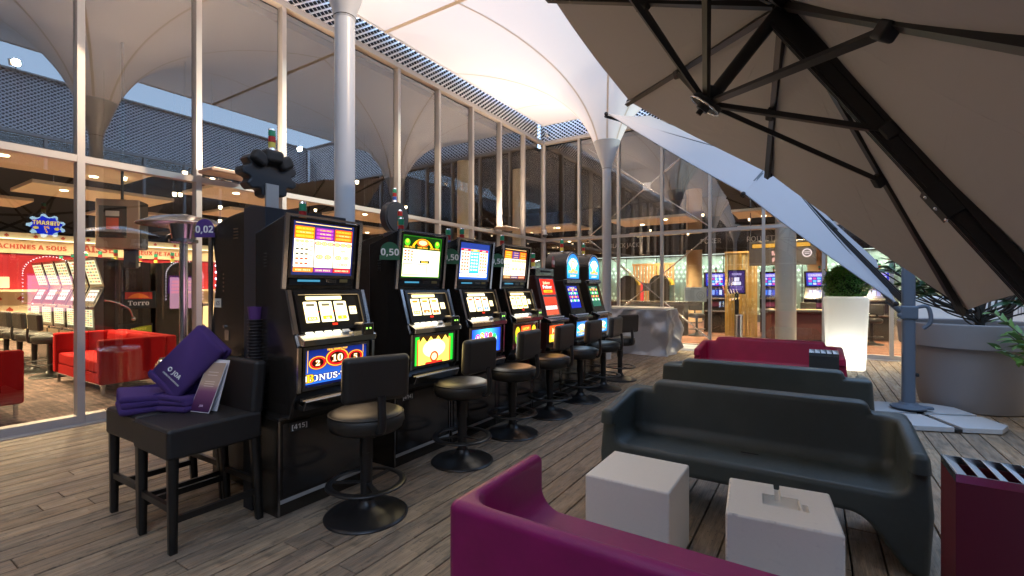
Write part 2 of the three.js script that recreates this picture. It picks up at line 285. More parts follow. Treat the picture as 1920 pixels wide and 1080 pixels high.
// ---------- parasols ----------
const fabricTop = new THREE.MeshPhysicalMaterial({ color: col(0.36, 0.345, 0.35), roughness: 0.9, bumpMap: bumpRep(30), bumpScale: 0.0006, sheen: 0.2, sheenColor: col(0.5, 0.5, 0.55), side: THREE.DoubleSide });
const lining = new THREE.MeshPhysicalMaterial({ color: col(0.36, 0.345, 0.35), roughness: 0.95, bumpMap: wrinkle, bumpScale: 0.007, side: THREE.DoubleSide });
const ribMat = M(0.022, 0.021, 0.022, 0.4, { metalness: 0.3 });
function parasol(label, base, P, n, v, s, ha, hubY, armEnd, droop = 0) {
  n = n.clone().normalize(); v = v.clone().sub(n.clone().multiplyScalar(v.dot(n))).normalize(); const u = n.clone().cross(v).negate(); // u: away from the near side
  const t = thing('tilted_parasol', label, 'parasol', [base.x, 0, base.z]), O = V(base.x, 0, base.z);
  const W = (a, h, b) => P.clone().addScaledVector(u, a * s).addScaledVector(n, h).addScaledVector(v, b * s).sub(O);
  const apex = W(0, ha, 0), hub = W(0, hubY, 0), ring = [[-1, -1], [-1, 0], [-1, 1], [0, 1], [1, 1], [1, 0], [1, -1], [0, -1]], end = ring.map(([a, b]) => W(a, (a && b) ? -0.05 : 0.04, b)); end[3].y -= droop;
  for (let k = 0; k < 8; k++) {
    const A = apex, B = end[k], C = end[(k + 1) % 8], N = 14, mk = (off, sag) => {
      const pos = [], idx = [], uv = [], id = (i, j) => (i * (i + 1)) / 2 + j;
      for (let i = 0; i <= N; i++) for (let j = 0; j <= i; j++) {
        const f = i / N, g = i ? j / i : 0, q = A.clone().lerp(B.clone().lerp(C, g), f);
        q.addScaledVector(n, off - sag * Math.sin(PI * g) * f - 0.05 * Math.sin(PI * f) * 0.6 + 0.005 * (noise2(f * 7 + k * 13, g * 4) - 0.5) * sag * 60);
        if (f === 1) q.addScaledVector(A.clone().sub(B.clone().lerp(C, 0.5)).normalize(), 0.02 * Math.sin(PI * g));
        pos.push(q.x, q.y, q.z); uv.push(f * 2 * s, g * s);
      }
      for (let i = 0; i < N; i++) for (let j = 0; j <= i; j++) { idx.push(id(i, j), id(i + 1, j), id(i + 1, j + 1)); if (j < i) idx.push(id(i, j), id(i + 1, j + 1), id(i, j + 1)); }
      const g = new THREE.BufferGeometry(); g.setAttribute('position', new THREE.Float32BufferAttribute(pos, 3)); g.setAttribute('uv', new THREE.Float32BufferAttribute(uv, 2)); g.setIndex(idx); g.computeVertexNormals(); return g;
    };
    const panel = obj('canopy_panel', mk(0.012, 0.022), fabricTop, t);
    obj('lining', mk(0.004, 0.022), lining, panel);
    const in_ = n.clone().multiplyScalar(-0.03), r = obj('rib', bar(A.clone().lerp(B, 0.03).add(in_), B.clone().add(in_), 0.036, 0.03, n), ribMat, t);
    obj('rib_end_cap', new THREE.SphereGeometry(0.026, 10, 8).translate(B.x, B.y, B.z), mat.blackMatt, r);
    const J = A.clone().lerp(B, 0.5).addScaledVector(n, -0.055), st = obj('strut', bar(hub, J, 0.03, 0.024, n), ribMat, t);
    obj('joint', rb(0.075, 0.06, 0.05, 0, 0, 0, 0.012).applyQuaternion(new THREE.Quaternion().setFromUnitVectors(V(1, 0, 0), B.clone().sub(A).normalize())).translate(J.x, J.y, J.z), mat.blackMatt, st);
  }
  obj('centre_tube', rod(hub.clone().addScaledVector(n, -0.04), apex, 0.034, 16), ribMat, t);
  const turn = new THREE.Quaternion().setFromUnitVectors(V(0, 1, 0), n), hb_ = obj('hub', [cy(0.085, 0.085, 0.03, 0, 0, 0, 24), cy(0.03, 0.05, 0.06, 0, 0.05, 0, 20)].map((g) => g.applyQuaternion(turn).translate(hub.x, hub.y, hub.z)), mat.blackMatt, t);
  obj('hub_rim', new THREE.TorusGeometry(0.086, 0.006, 8, 32).rotateX(PI / 2).translate(0, -0.014, 0).applyQuaternion(turn).translate(hub.x, hub.y, hub.z), mat.chrome, hb_);
  obj('hub_pin', cy(0.016, 0.016, 0.05, 0, -0.04, 0, 10).applyQuaternion(turn).translate(hub.x, hub.y, hub.z), mat.blackMatt, hb_);
  obj('vent_cap', lathe([[0.001, 0.07], [0.1, 0.055], [0.3, 0.0], [0.32, -0.02]], 24).applyQuaternion(turn).translate(apex.x, apex.y, apex.z).translate(n.x * 0.05, n.y * 0.05, n.z * 0.05), fabricTop, t);
  const arm0 = apex.clone().addScaledVector(n, -0.09), arm1 = armEnd.clone().sub(O), mid = arm0.clone().lerp(arm1, 0.5), arm = obj('support_arm', [bar(arm0, arm1, 0.066, 0.05, n), bar(arm0, arm1, 0.044, 0.066, n), ...[-0.022, 0, 0.022].map((o) => bar(arm0.clone().addScaledVector(u, o), arm1.clone().addScaledVector(u, o), 0.008, 0.076, n))], ribMat, t);
  obj('sliding_bracket', bar(mid.clone().lerp(arm0, 0.06), mid.clone().lerp(arm1, 0.06), 0.1, 0.09, n), mat.blackMatt, arm);
  for (const f of [-0.05, 0.0, 0.05]) { const q = mid.clone().lerp(arm1, f).addScaledVector(n, -0.05).addScaledVector(u, 0.03); obj('bolt', new THREE.SphereGeometry(0.009, 8, 6).translate(q.x, q.y, q.z), mat.chrome, arm); }
  return { t, O, u, v, n };
}
{
  const base = V(1.13, 0, -2.42), p = parasol('grey parasol tilted over the magenta sofa, its ribs and struts showing', base, V(-0.431, 2.444, -2.682), V(0.648, 0.761, -0.045), V(0.758, -0.637, 0.142), 1.5, 0.5, -0.08, V(1.07, 0.76, -2.44), 0.11);
  obj('mast', [cy(0.05, 0.05, 2.5, 0, 1.28, 0, 16), cy(0.09, 0.09, 0.03, 0, 0.035, 0, 20), cy(0.055, 0.055, 0.2, 0, 0.13, 0, 16)], mat.postGrey, p.t);
  obj('carriage', rb(0.17, 0.16, 0.15, -0.02, 0.76, 0, 0.02), mat.postGrey, p.t);
}
{
  const base = V(0.88, 0, -6.75), K1 = V(-2.2, 3.66, -5.71), K2 = V(0.77, 1.27, -6.42), v = K2.clone().sub(K1), s = v.length() / 2; v.normalize();
  let n = V(0.63, 0.755, 0.17); n.sub(v.clone().multiplyScalar(n.dot(v))).normalize(); const u = n.clone().cross(v).negate();
  const P = K1.clone().add(K2).multiplyScalar(0.5).addScaledVector(u, -s);
  const p = parasol('pale parasol tilted on the slate grey post, its top side in view', base, P, n, v, s, 0.42, -0.15, V(0.9, 1.2, -6.85));
  obj('mast', [rb(0.115, 2.62, 0.115, 0, 1.39, 0, 0.03, 3)], mat.postGrey, p.t);
  obj('mast_collar', [lathe([[0.06, 0.06], [0.15, 0.07], [0.165, 0.085], [0.16, 0.1], [0.1, 0.115], [0.085, 0.13], [0.085, 0.14], [0.06, 0.14]], 28), rb(0.1, 0.03, 0.07, 0.16, 0.1, 0.02, 0.012)], mat.postGrey, p.t);
  obj('mast_foot', cy(0.13, 0.1, 0.03, 0, 0.045, 0, 20), mat.blackMetal, p.t);
  const cg = obj('carriage', [rb(0.155, 0.15, 0.15, 0, 1.13, 0, 0.02), rod(V(-0.06, 1.13, 0.03), V(-0.2, 1.26, 0.12), 0.03, 12, 0.022), new THREE.SphereGeometry(0.036, 12, 10).translate(-0.07, 1.1, 0.04)], mat.postGrey, p.t);
  obj('crank_handle', tube([V(0.07, 1.19, 0.02), V(0.15, 1.2, 0.03), V(0.18, 1.12, 0.03), V(0.175, 1.02, 0.03), V(0.12, 0.96, 0.03)], 0.02, 20, 8), mat.postGrey, cg);
  obj('lock_knob', rb(0.03, 0.035, 0.05, 0.07, 0.45, 0.03, 0.008), mat.blackMatt, p.t);
}
{ // base of the slate post: steel cross with four concrete slabs
  const c = M(0.42, 0.42, 0.42, 0.85, { bumpMap: bumpRep(3), bumpScale: 0.002 }), b = thing('parasol_base', 'pale concrete slabs laid on a steel cross under the slate grey post', 'parasol base', [0.98, 0, -6.62], 0.38);
  obj('cross_frame', [bx(1.06, 0.028, 0.055, 0, 0.024, 0), bx(0.055, 0.028, 1.06, 0, 0.024, 0)], mat.blackMetal, b);
  for (const [sx, sz] of [[1, 1], [1, -1], [-1, 1], [-1, -1]]) {
    const pts = [[0.035, 0.035], [0.52, 0.035], [0.52, 0.36], [0.36, 0.52], [0.035, 0.52]].map(([x, z]) => [x * sx, z * sz]); if (sx * sz < 0) pts.reverse();
    obj('concrete_slab', extrude(pts, 0.05, 0.006).rotateX(PI / 2).translate(0, 0.033, 0), c, b);
  }
}

// ---------- lounge furniture ----------
function sofaGeo() {
  const sdf = (x, y, z) => { // faces +z; z from -0.32 (back) to 0.32, 1.68 wide
    const zf = z + 0.05 * (y - 0.38) - 0.05 * sstep(0.5, 0.2, y) * sstep(0, 0.3, z);
    let d = sdBox(x, y - 0.36, zf, 0.85 - 0.07 * Math.abs(y - 0.3), 0.362, 0.315, 0.03);
    const top = lerp(0.655, 0.6, clamp((z + 0.15) / 0.45, 0, 1)), back = Math.max(sdBox(x, y - 0.5, z + 0.3, 0.645, 0.222, 0.2, 0.06), y - 0.722);
    d = smax(d, Math.min(y - top, back), 0.03);
    d = smax(d, -sdBox(x, y - 0.77 - 0.06 * z, z - 0.42 + 0.14 * (y - 0.36), 0.75, 0.41, 0.56, 0.075), 0.035);   // seat hollow
    d = smax(d, -sdBox(x, y + 0.02, z, 0.6 + 0.75 * (0.2 - y), 0.265, 0.7, 0.05), 0.04);                      // arch between the legs
    return smax(d, -y, 0.01);
  };
  return sdfMesh(sdf, [-0.96, -0.05, -0.45], [0.96, 0.8, 0.48], 96);
}
const sofaG = sofaGeo();
const plastic = (r, g, b) => M(r * 1.3, g * 1.3, b * 1.3, 1, { map: scuff, roughnessMap: scuffR, bumpMap: bumpRep(10), bumpScale: 0.0006 });
const charcoal = plastic(0.055, 0.067, 0.063), redPl = plastic(0.34, 0.006, 0.045), magentaPl = plastic(0.25, 0.003, 0.088);
function sofa(label, m, [x, z], turn, name = 'moulded_sofa') { const t = thing(name, label, 'sofa', [x, 0, z], turn); const s = obj('shell', sofaG, m, t); obj('drain_slot', rb(0.1, 0.006, 0.016, 0.02, 0.36, 0.0, 0.002), mat.blackMatt, s); return t; }
sofa('charcoal moulded sofa facing the two white cubes', charcoal, [-0.36, -3.3], 0);
sofa('charcoal moulded sofa with its back turned to the other charcoal sofa', charcoal, [-0.43, -5.04], PI);
sofa('crimson moulded sofa in front of the glowing white planter', redPl, [-0.52, -6.96], 0);
{ // thin shelled magenta sofa, seen from behind
  const g = sdfMesh((x, y, z) => {
    let d = sdBox(x, y - 0.31, z, 0.98, 0.315, 0.31, 0.035);
    d = smax(d, -sdBox(x, y - 0.79, z - 0.37 + 0.1 * (y - 0.4), 0.915, 0.41, 0.6, 0.1), 0.03);
    d = smax(d, -sdBox(x, y + 0.02, z, 0.78, 0.2, 0.7, 0.05), 0.03);
    return smax(d, -y, 0.01);
  }, [-1.05, -0.04, -0.38], [1.05, 0.68, 0.38], 96);
  const t = thing('moulded_sofa', 'magenta thin shelled sofa with its back to the viewer, facing the white cubes', 'sofa', [-0.15, 0, -1.63], PI); obj('shell', g, magentaPl, t);
}
const stain = (k) => { const t = dataTex(512, 512, (x, y) => {
  const e = Math.min(x, y, 511 - x, 511 - y) / 512, a = noise2(x / 40 + k * 31, y / 14 + k * 7), b = noise2(x / 9 + k, y / 9), c = noise2(x / 3 + 3 * k, y / 3), edge = e < 0.05 ? (1 - e / 0.05) * a : 0;
  let v = 0.91 - 0.008 * (b - 0.5) - 0.14 * (k - 0.7) * Math.max(0, edge * b * 1.6 - 0.3) - (a > 0.8 ? (a - 0.8) * 0.16 * (k - 0.8) * b : 0) - (c > 0.995 ? 0.2 : 0);
  return [v, v * 0.965, v * 0.905]; }); return t; };
function cube(label, x, z, turn, dented, tex) {
  const m = new THREE.MeshStandardMaterial({ map: tex, roughness: 0.6 }), t = thing('cube_table', label, 'table', [x, 0, z], turn);
  let g = new RoundedBoxGeometry(0.43, 0.43, 0.43, 4, 0.011).translate(0, 0.215, 0);
  if (dented) {
    const ev = new Evaluator(); ev.useGroups = false; let r = new Brush(g, m); r.updateMatrixWorld();
    for (const [w, h, d, px, pz] of [[0.15, 0.05, 0.125, 0.005, -0.01], [0.026, 0.026, 0.18, -0.005, -0.155], [0.024, 0.03, 0.08, 0.098, 0.02]]) { const c = new Brush(new RoundedBoxGeometry(w, h * 2, d, 3, 0.008).translate(px, 0.43, pz)); c.updateMatrixWorld(); r = ev.evaluate(r, c, SUBTRACTION); }
    g = r.geometry;
  }
  { const q = g.attributes.position, nn = g.attributes.normal, uv = g.attributes.uv; for (let i = 0; i < q.count; i++) { const ax = Math.abs(nn.getX(i)), ay = Math.abs(nn.getY(i)), az = Math.abs(nn.getZ(i)), x = q.getX(i), y = q.getY(i) - 0.215, z = q.getZ(i); const [u, v] = ay > ax && ay > az ? [x, z] : ax > az ? [z, y] : [x, y]; uv.setXY(i, u / 0.43 + 0.5, v / 0.43 + 0.5); } }
  obj('cube', g, m, t);
  if (dented) obj('drain_plug', cy(0.034, 0.034, 0.004, 0.005, 0.383, -0.005, 24), M(0.4, 0.4, 0.4, 0.6), t);
}
cube('plain white plastic cube table beside the magenta sofa', -0.79, -2.49, 0, false, stain(1));
cube('grubby white plastic cube table with a square hollow in its top', -0.13, -2.45, 0.1, true, stain(2));
const slatM = M(0.78, 0.8, 0.82, 0.45);  // pale matt colour stands in for sky reflected in the steel
function ashBin(label, [x, z], w, d, h, body, name = 'ash_bin') {
  const t = thing(name, label, 'bin', [x, 0, z]);
  obj('body', [bx(w, h - 0.03, 0.012, 0, (h - 0.03) / 2, d / 2 - 0.006), bx(w, h - 0.03, 0.012, 0, (h - 0.03) / 2, -d / 2 + 0.006), bx(0.012, h - 0.03, d - 0.024, w / 2 - 0.006, (h - 0.03) / 2, 0), bx(0.012, h - 0.03, d - 0.024, -w / 2 + 0.006, (h - 0.03) / 2, 0), bx(w - 0.024, 0.02, d - 0.024, 0, 0.3, 0)], body, t);
  obj('rim', [bx(w, 0.03, 0.006, 0, h - 0.0145, d / 2 - 0.003), bx(w, 0.03, 0.006, 0, h - 0.0145, -d / 2 + 0.003), bx(0.006, 0.03, d - 0.012, w / 2 - 0.003, h - 0.0145, 0), bx(0.006, 0.03, d - 0.012, -w / 2 + 0.003, h - 0.0145, 0)], mat.steel, t);
  obj('dark_gap_sheet', bx(w - 0.026, 0.004, d - 0.026, 0, h - 0.075, 0), mat.blackMatt, t); const n = Math.round(w / 0.055); for (let i = 0; i < n; i++) obj('louvre', bx(0.058, 0.0025, d - 0.014).rotateZ(-0.62).translate(-w / 2 + (i + 0.5) * (w / n), h - 0.015, 0), slatM, t);  // black sheet paints the shade seen between the louvres
}
ashBin('magenta ash bin with steel louvres beside the charcoal sofa', [0.71, -2.52], 0.52, 0.25, 0.7, M(0.11, 0.012, 0.024, 0.45));
ashBin('dark grey ash bin with steel louvres in front of the crimson sofa', [0.09, -6.22], 0.27, 0.36, 0.7, M(0.03, 0.03, 0.028, 0.4));

// ---------- planters and plants ----------
const planterG = M(0.27, 0.245, 0.235, 0.62, { bumpMap: bumpRep(8), bumpScale: 0.0008 }), soil = M(0.03, 0.02, 0.014, 1);
const leafShape = (l, w) => { // pointed leaf with a folded midrib along +z
  const pos = [], idx = [], N = 6; for (let i = 0; i <= N; i++) { const f = i / N, h = w * Math.sin(PI * Math.pow(f, 0.75)) * 0.5, y = -0.25 * l * f * f; pos.push(-h, y + 0.18 * h, f * l, 0, y - 0.02 * w, f * l, h, y + 0.18 * h, f * l); }
  for (let i = 0; i < N; i++) for (let j = 0; j < 2; j++) { const a = i * 3 + j; idx.push(a, a + 3, a + 1, a + 1, a + 3, a + 4); }
  const g = new THREE.BufferGeometry(); g.setAttribute('position', new THREE.Float32BufferAttribute(pos, 3)); g.setAttribute('uv', new THREE.Float32BufferAttribute(pos.flatMap((_, i) => (i % 3 ? [] : [pos[i], pos[i + 2]])), 2)); g.setIndex(idx); g.computeVertexNormals(); return g;
};
const leafMats = [[0.035, 0.1, 0.03], [0.05, 0.13, 0.03], [0.028, 0.085, 0.035], [0.13, 0.24, 0.035]].map(([r, g, b]) => new THREE.MeshPhysicalMaterial({ color: col(r, g, b), roughness: 0.38, transmission: 0.22, thickness: 0, side: THREE.DoubleSide }));
function leafAt(parent, g, p, dir, roll, s, m) {
  const o = new THREE.Mesh(g, m); o.name = 'leaf'; o.castShadow = o.receiveShadow = true; o.position.copy(p);
  o.quaternion.setFromUnitVectors(V(0, 0, 1), dir.clone().normalize()).multiply(new THREE.Quaternion().setFromAxisAngle(V(0, 0, 1), roll)); o.scale.setScalar(s); parent.add(o);
}
{
  const pl = thing('round_planter', 'big taupe round planter with a broad rim, holding the leafy shrub', 'planter', [1.56, 0, -7.6]);
  obj('pot', lathe([[0.001, 0.02], [0.44, 0.0], [0.465, 0.015], [0.51, 0.25], [0.56, 0.55], [0.59, 0.735]], 64), planterG, pl);
  obj('rim', lathe([[0.59, 0.735], [0.65, 0.725], [0.662, 0.737], [0.68, 0.985], [0.672, 1.0], [0.64, 1.0], [0.63, 0.985], [0.62, 0.9]], 64), planterG, pl);
  obj('soil', cy(0.62, 0.62, 0.02, 0, 0.9, 0, 40), soil, pl);
  const sh = thing('shrub', 'glossy broad leaved shrub with bare lower twigs in the taupe planter', 'shrub', [1.56, 0.9, -7.6]), bark = M(0.06, 0.05, 0.04, 0.9);
  obj('trunk', tube([V(0.08, 0, 0), V(0.07, 0.2, 0.01), V(0.1, 0.45, 0), V(0.06, 0.75, 0.02)], 0.045, 16, 8), bark, sh);
  const big = leafShape(0.17, 0.062), tips = [];
  for (const [x, y, z] of [[-0.75, 0.52, 0.1], [-0.86, 0.74, -0.1], [-0.6, 0.48, 0.2], [-0.72, 0.84, 0.1], [-0.45, 0.42, 0.3], [-0.92, 0.6, 0.16], [0.22, 0.36, 0.5], [0.36, 0.34, 0.34], [-0.2, 0.5, 0.4], [-0.55, 0.66, 0.34]]) { const e = V(x, y, z), p0 = V(0.08, 0.06 + 0.2 * rnd(), 0), q = p0.clone().lerp(e, 0.55).add(V(rr(-0.05, 0.05), -0.06, rr(-0.05, 0.05))); obj('branch', tube([p0, q, e], 0.009, 12, 6), bark, sh); tips.push([e, e.clone().sub(q)]); }
  for (let i = 0; i < 26; i++) {
    const a = (i / 26) * 2 * PI + rr(-0.2, 0.2), R = rr(0.42, 0.85), h = rr(0.32, 0.75) + (Math.cos(a) < 0 ? 0.03 : 0.12), p0 = V(0.08 + rr(-0.03, 0.03), rr(0, 0.35), rr(-0.03, 0.03)), p1 = V(0.08 + R * 0.5 * Math.cos(a), p0.y + h * 0.28, R * 0.5 * Math.sin(a)), p2 = V(R * Math.cos(a), Math.min(p0.y + h, 0.95), R * Math.sin(a));
    obj('branch', tube([p0, p1.clone().add(V(rr(-0.04, 0.04), rr(-0.03, 0.03), rr(-0.04, 0.04))), p1.clone().lerp(p2, 0.5).add(V(rr(-0.05, 0.05), rr(-0.04, 0.04), rr(-0.05, 0.05))), p2], rr(0.007, 0.013), 12, 6), bark, sh); tips.push([p2, p2.clone().sub(p1)]);
    if (rnd() < 0.7) { const q = p1.clone().lerp(p2, 0.4), e = q.clone().add(V(rr(-0.2, 0.2), rr(0.1, 0.3), rr(-0.2, 0.2))); obj('branch', tube([q, q.clone().lerp(e, 0.5).add(V(0.02, -0.02, 0.02)), e], 0.006, 8, 5), bark, sh); tips.push([e, e.clone().sub(q)]); }
  }
  let n = 0; for (const [p, d] of tips) for (let k = 0; k < 7 && n < 290; k++, n++) { const a = (k / 7) * 2 * PI + rr(0, 0.7); leafAt(sh, big, p.clone().addScaledVector(d.clone().normalize(), rr(-0.05, 0.02)), V(Math.cos(a), rr(-0.2, 0.55), Math.sin(a)), rr(-0.5, 0.5), rr(0.75, 1.2), leafMats[(rnd() * 3) | 0]); }
}
{
  const pot = thing('terracotta_pot', 'terracotta pot standing beside the big taupe planter', 'pot', [1.95, 0, -6.42]);
  obj('pot', lathe([[0.001, 0.01], [0.15, 0], [0.22, 0.36], [0.245, 0.36], [0.25, 0.43], [0.22, 0.43], [0.21, 0.36]], 36), M(0.3, 0.1, 0.05, 0.75), pot); obj('soil', cy(0.2, 0.2, 0.02, 0, 0.37, 0, 24), soil, pot);
  const sh = thing('young_shrub', 'light green leafy young shrub in the terracotta pot', 'shrub', [1.95, 0.37, -6.42]), twig = M(0.09, 0.08, 0.04, 0.9), lg = leafShape(0.12, 0.05);
  let n = 0; for (let i = 0; i < 17; i++) {
    const a = PI + (i / 17 - 0.5) * 4.4 + rr(-0.15, 0.15), R = rr(0.25, 0.52), top = rr(0.25, 0.98), e = V(R * Math.cos(a), top, R * Math.sin(a) * 0.9), c = V(R * 0.35 * Math.cos(a), top * 0.55, R * 0.35 * Math.sin(a));
    const curve = new THREE.CatmullRomCurve3([V(0, 0, 0), c, e]); obj('stem', new THREE.TubeGeometry(curve, 12, 0.006, 5), twig, sh);
    for (let k = 0; k < 17; k++, n++) { const f = 0.35 + (0.65 * k) / 16, p = curve.getPoint(f), d = curve.getTangent(f), s = k % 2 ? 1 : -1, side = V(-d.z, 0.15, d.x).normalize().multiplyScalar(s); leafAt(sh, lg, p, d.clone().multiplyScalar(0.6).add(side).add(V(0, rr(-0.3, 0.2), 0)), rr(-0.5, 0.5), rr(0.8, 1.35), leafMats[rnd() < 0.6 ? 3 : 1]); }
  }
}
{
  const glow = new THREE.MeshPhysicalMaterial({ color: col(0.9, 0.9, 0.86), roughness: 1, transmission: 0.5, thickness: 0, specularIntensity: 0.3 });
  const squareLathe = (b, t, h, y0) => { const g = new THREE.CylinderGeometry(t, b, h, 4, 12, true).rotateY(PI / 4).translate(0, y0 + h / 2, 0); return g; };
  const p = thing('lit_planter', 'tall tapered white planter glowing from inside, holding the clipped box ball', 'planter', [0.46, 0, -10.0], 0.05);
  const rs = (a) => new RoundedBoxGeometry(a, a, a, 3, 0.03);
  const g = new RoundedBoxGeometry(0.6, 1.25, 0.6, 4, 0.045), q = g.attributes.position; for (let i = 0; i < q.count; i++) { const k = 0.86 + 0.14 * (q.getY(i) / 1.25 + 0.5) * 1.15; q.setX(i, q.getX(i) * k); q.setZ(i, q.getZ(i) * k); } g.computeVertexNormals(); g.translate(0, 0.63, 0);
  obj('shell', toCreasedNormals(g, 0.6), glow, p); if (!rs || !squareLathe) p.add();
  obj('lamp_tube', cy(0.03, 0.03, 0.3, 0, 0.3, 0, 12), E(1, 0.95, 0.82, 4), p);
  const l = new THREE.PointLight(col(1, 0.95, 0.84), 0.85); l.position.set(0, 0.3, 0); l.shadow.radius = 2; l.castShadow = true; p.add(l);
  const b = thing('box_ball', 'clipped round box bush in the glowing white planter', 'bush', [0.46, 1.24, -10.0]);
  obj('core', new THREE.IcosahedronGeometry(0.26, 3).scale(1, 0.95, 1).translate(0, 0.22, 0), M(0.012, 0.03, 0.008, 1), b);
  const lf = leafShape(0.034, 0.02), N = 6200, im = new THREE.InstancedMesh(lf, leafMats[1], N), m = new THREE.Matrix4(), c = new THREE.Color();
  for (let i = 0; i < N; i++) { const d = V(rr(-1, 1), rr(-1, 1), rr(-1, 1)); if (d.lengthSq() > 1) { i--; continue; } d.normalize(); if (d.y < -0.75) { i--; continue; } const R = 0.3 + rr(-0.05, 0.02) + 0.07 * (noise2(d.x * 4 + 9, d.y * 4 + d.z * 4) - 0.5) * 2 + (rnd() < 0.03 ? 0.05 : 0), out = d.clone().add(V(rr(-1, 1), rr(-0.6, 1), rr(-1, 1))).normalize(); m.compose(V(d.x * R, 0.23 + d.y * R * 0.95, d.z * R), new THREE.Quaternion().setFromUnitVectors(V(0, 0, 1), out), V(1, 1, 1).multiplyScalar(rr(0.7, 1.25))); im.setMatrixAt(i, m); im.setColorAt(i, c.setRGB(rr(1.4, 2.8), rr(1.4, 2.5), rr(0.8, 1.6))); }
  im.name = 'leaves'; im.userData.kind = 'stuff'; b.add(im);
  const low = thing('white_trough', 'low white rectangular trough standing behind the taupe planter', 'trough', [1.95, 0, -10.7]); obj('shell', rb(1.15, 1.26, 0.5, 0, 0.63, 0, 0.03), M(0.8, 0.8, 0.78, 0.6), low); obj('soil', bx(1.05, 0.012, 0.4, 0, 1.262, 0), soil, low);
  const ps = thing('poster_panel', 'black and white poster panel on the glass behind the shrubs', 'poster', [3.0, 0, GZ + 0.2]);
  obj('board', bx(0.95, 1.1, 0.02, 0, 1.35, 0), mat.blackMatt, ps);
  obj('print', plane(0.9, 1.04).translate(0, 1.35, 0.013), printMat(ctex(256, 300, (c2, w, h) => { c2.fillStyle = '#d8d8d8'; c2.fillRect(0, 0, w, h); c2.fillStyle = '#18181a'; c2.fillRect(w * 0.74, 0, w * 0.26, h); c2.beginPath(); c2.moveTo(0, h * 0.8); c2.quadraticCurveTo(w * 0.15, h * 0.35, w * 0.4, h * 0.5); c2.lineTo(w * 0.35, h); c2.lineTo(0, h); c2.fill(); c2.fillStyle = '#8d8d8f'; for (let i = 0; i < 7; i++) c2.fillRect(w * (0.42 + 0.04 * i), h * 0.2, 5, h * 0.7); c2.fillStyle = '#fff'; c2.font = 'bold 30px sans-serif'; c2.fillText('K', w * 0.8, h * 0.5); })), ps);
}

// ---------- slot machine art (flat prints on backlit glass) ----------
const rect = (c, col_, x, y, w, h, r = 0) => { c.fillStyle = col_; c.beginPath(); if (r) c.roundRect(x, y, w, h, r); else c.rect(x, y, w, h); c.fill(); };
const disc = (c, col_, x, y, r, r2 = r) => { c.fillStyle = col_; c.beginPath(); c.ellipse(x, y, r, r2, 0, 0, 7); c.fill(); };
const word = (c, s, x, y, size, fill, stroke, face = 'sans-serif', lw = 4) => { c.font = `bold ${size}px ${face}`; c.textAlign = 'center'; c.textBaseline = 'middle'; if (stroke) { c.lineWidth = lw; c.strokeStyle = stroke; c.lineJoin = 'round'; c.strokeText(s, x, y); } c.fillStyle = fill; c.fillText(s, x, y); };
const coin = (c, s, x, y, r, ringc = '#c81e1e', txt = '#7a1414') => { disc(c, ringc, x, y, r, r * 0.82); disc(c, '#ffe9a8', x, y, r * 0.74, r * 0.6); word(c, s, x, y, r * 0.9, txt); };
const payTop = (heads, back, foot, coins, prize) => ctex(512, 512, (c, w, h) => {
  rect(c, back, 0, 0, w, h); rect(c, '#ffd9a0', 20, 12, w - 40, 6); const cw = 156;
  heads.forEach(([a, b], i) => {
    const x = 16 + i * 163; rect(c, a, x, 44, cw, 118, 6); for (let k = 0; k < 3; k++) { rect(c, b, x + 8, 54 + k * 36, cw - 16, 26, 12); word(c, ['1ERE', '2EME', '3EME'][i] + ' MISE', x + cw / 2 + 6, 68 + k * 36, 17, k % 2 ? '#fff3c0' : '#ffe04a', '#5a1010', 'serif', 2); }
    rect(c, '#fffdf4', x, 166, cw, 270); 
    if (i === 0) for (let k = 0; k < 6; k++) { for (let j = 0; j < 3; j++) { if (k === 0) coin(c, '2', x + 24 + j * 36, 188, 16, '#d98a1c'); else if (k === 1) word(c, '7', x + 24 + j * 36, 228, 30, '#c8201c'); else rect(c, k < 4 ? '#3b3b3b' : '#b6321e', x + 14 + j * 36, 256 + (k - 2) * 46, 24, 16, 3); } word(c, String([200, 100, 50, 25, 10, 5][k]), x + 134, 188 + k * 44, 18, '#d06a10'); }
    else { for (let j = 0; j < 3; j++) coin(c, coins[i - 1], x + 26 + j * 52, 198, 25); word(c, i === 1 ? '♦ ♦ ♦' : '★ 500 ★', x + cw / 2, 262, 26, i === 1 ? '#7a7a90' : '#e8b21c'); coin(c, '2', x + 42, 330, 28); coin(c, '5', x + 112, 330, 28, i === 1 ? '#c81e1e' : '#1f7a9c'); word(c, prize, x + cw / 2, 400, 44, i === 1 ? '#e884b8' : '#b02020', '#fff', 'sans-serif', 3); }
    rect(c, foot[i], x, 444, cw, 40, 4); word(c, ['1ERE', '2EME', '3EME'][i] + ' PIECE', x + cw / 2, 465, 21, '#fff4d8', '#3a1406', 'serif', 2);
  });
});
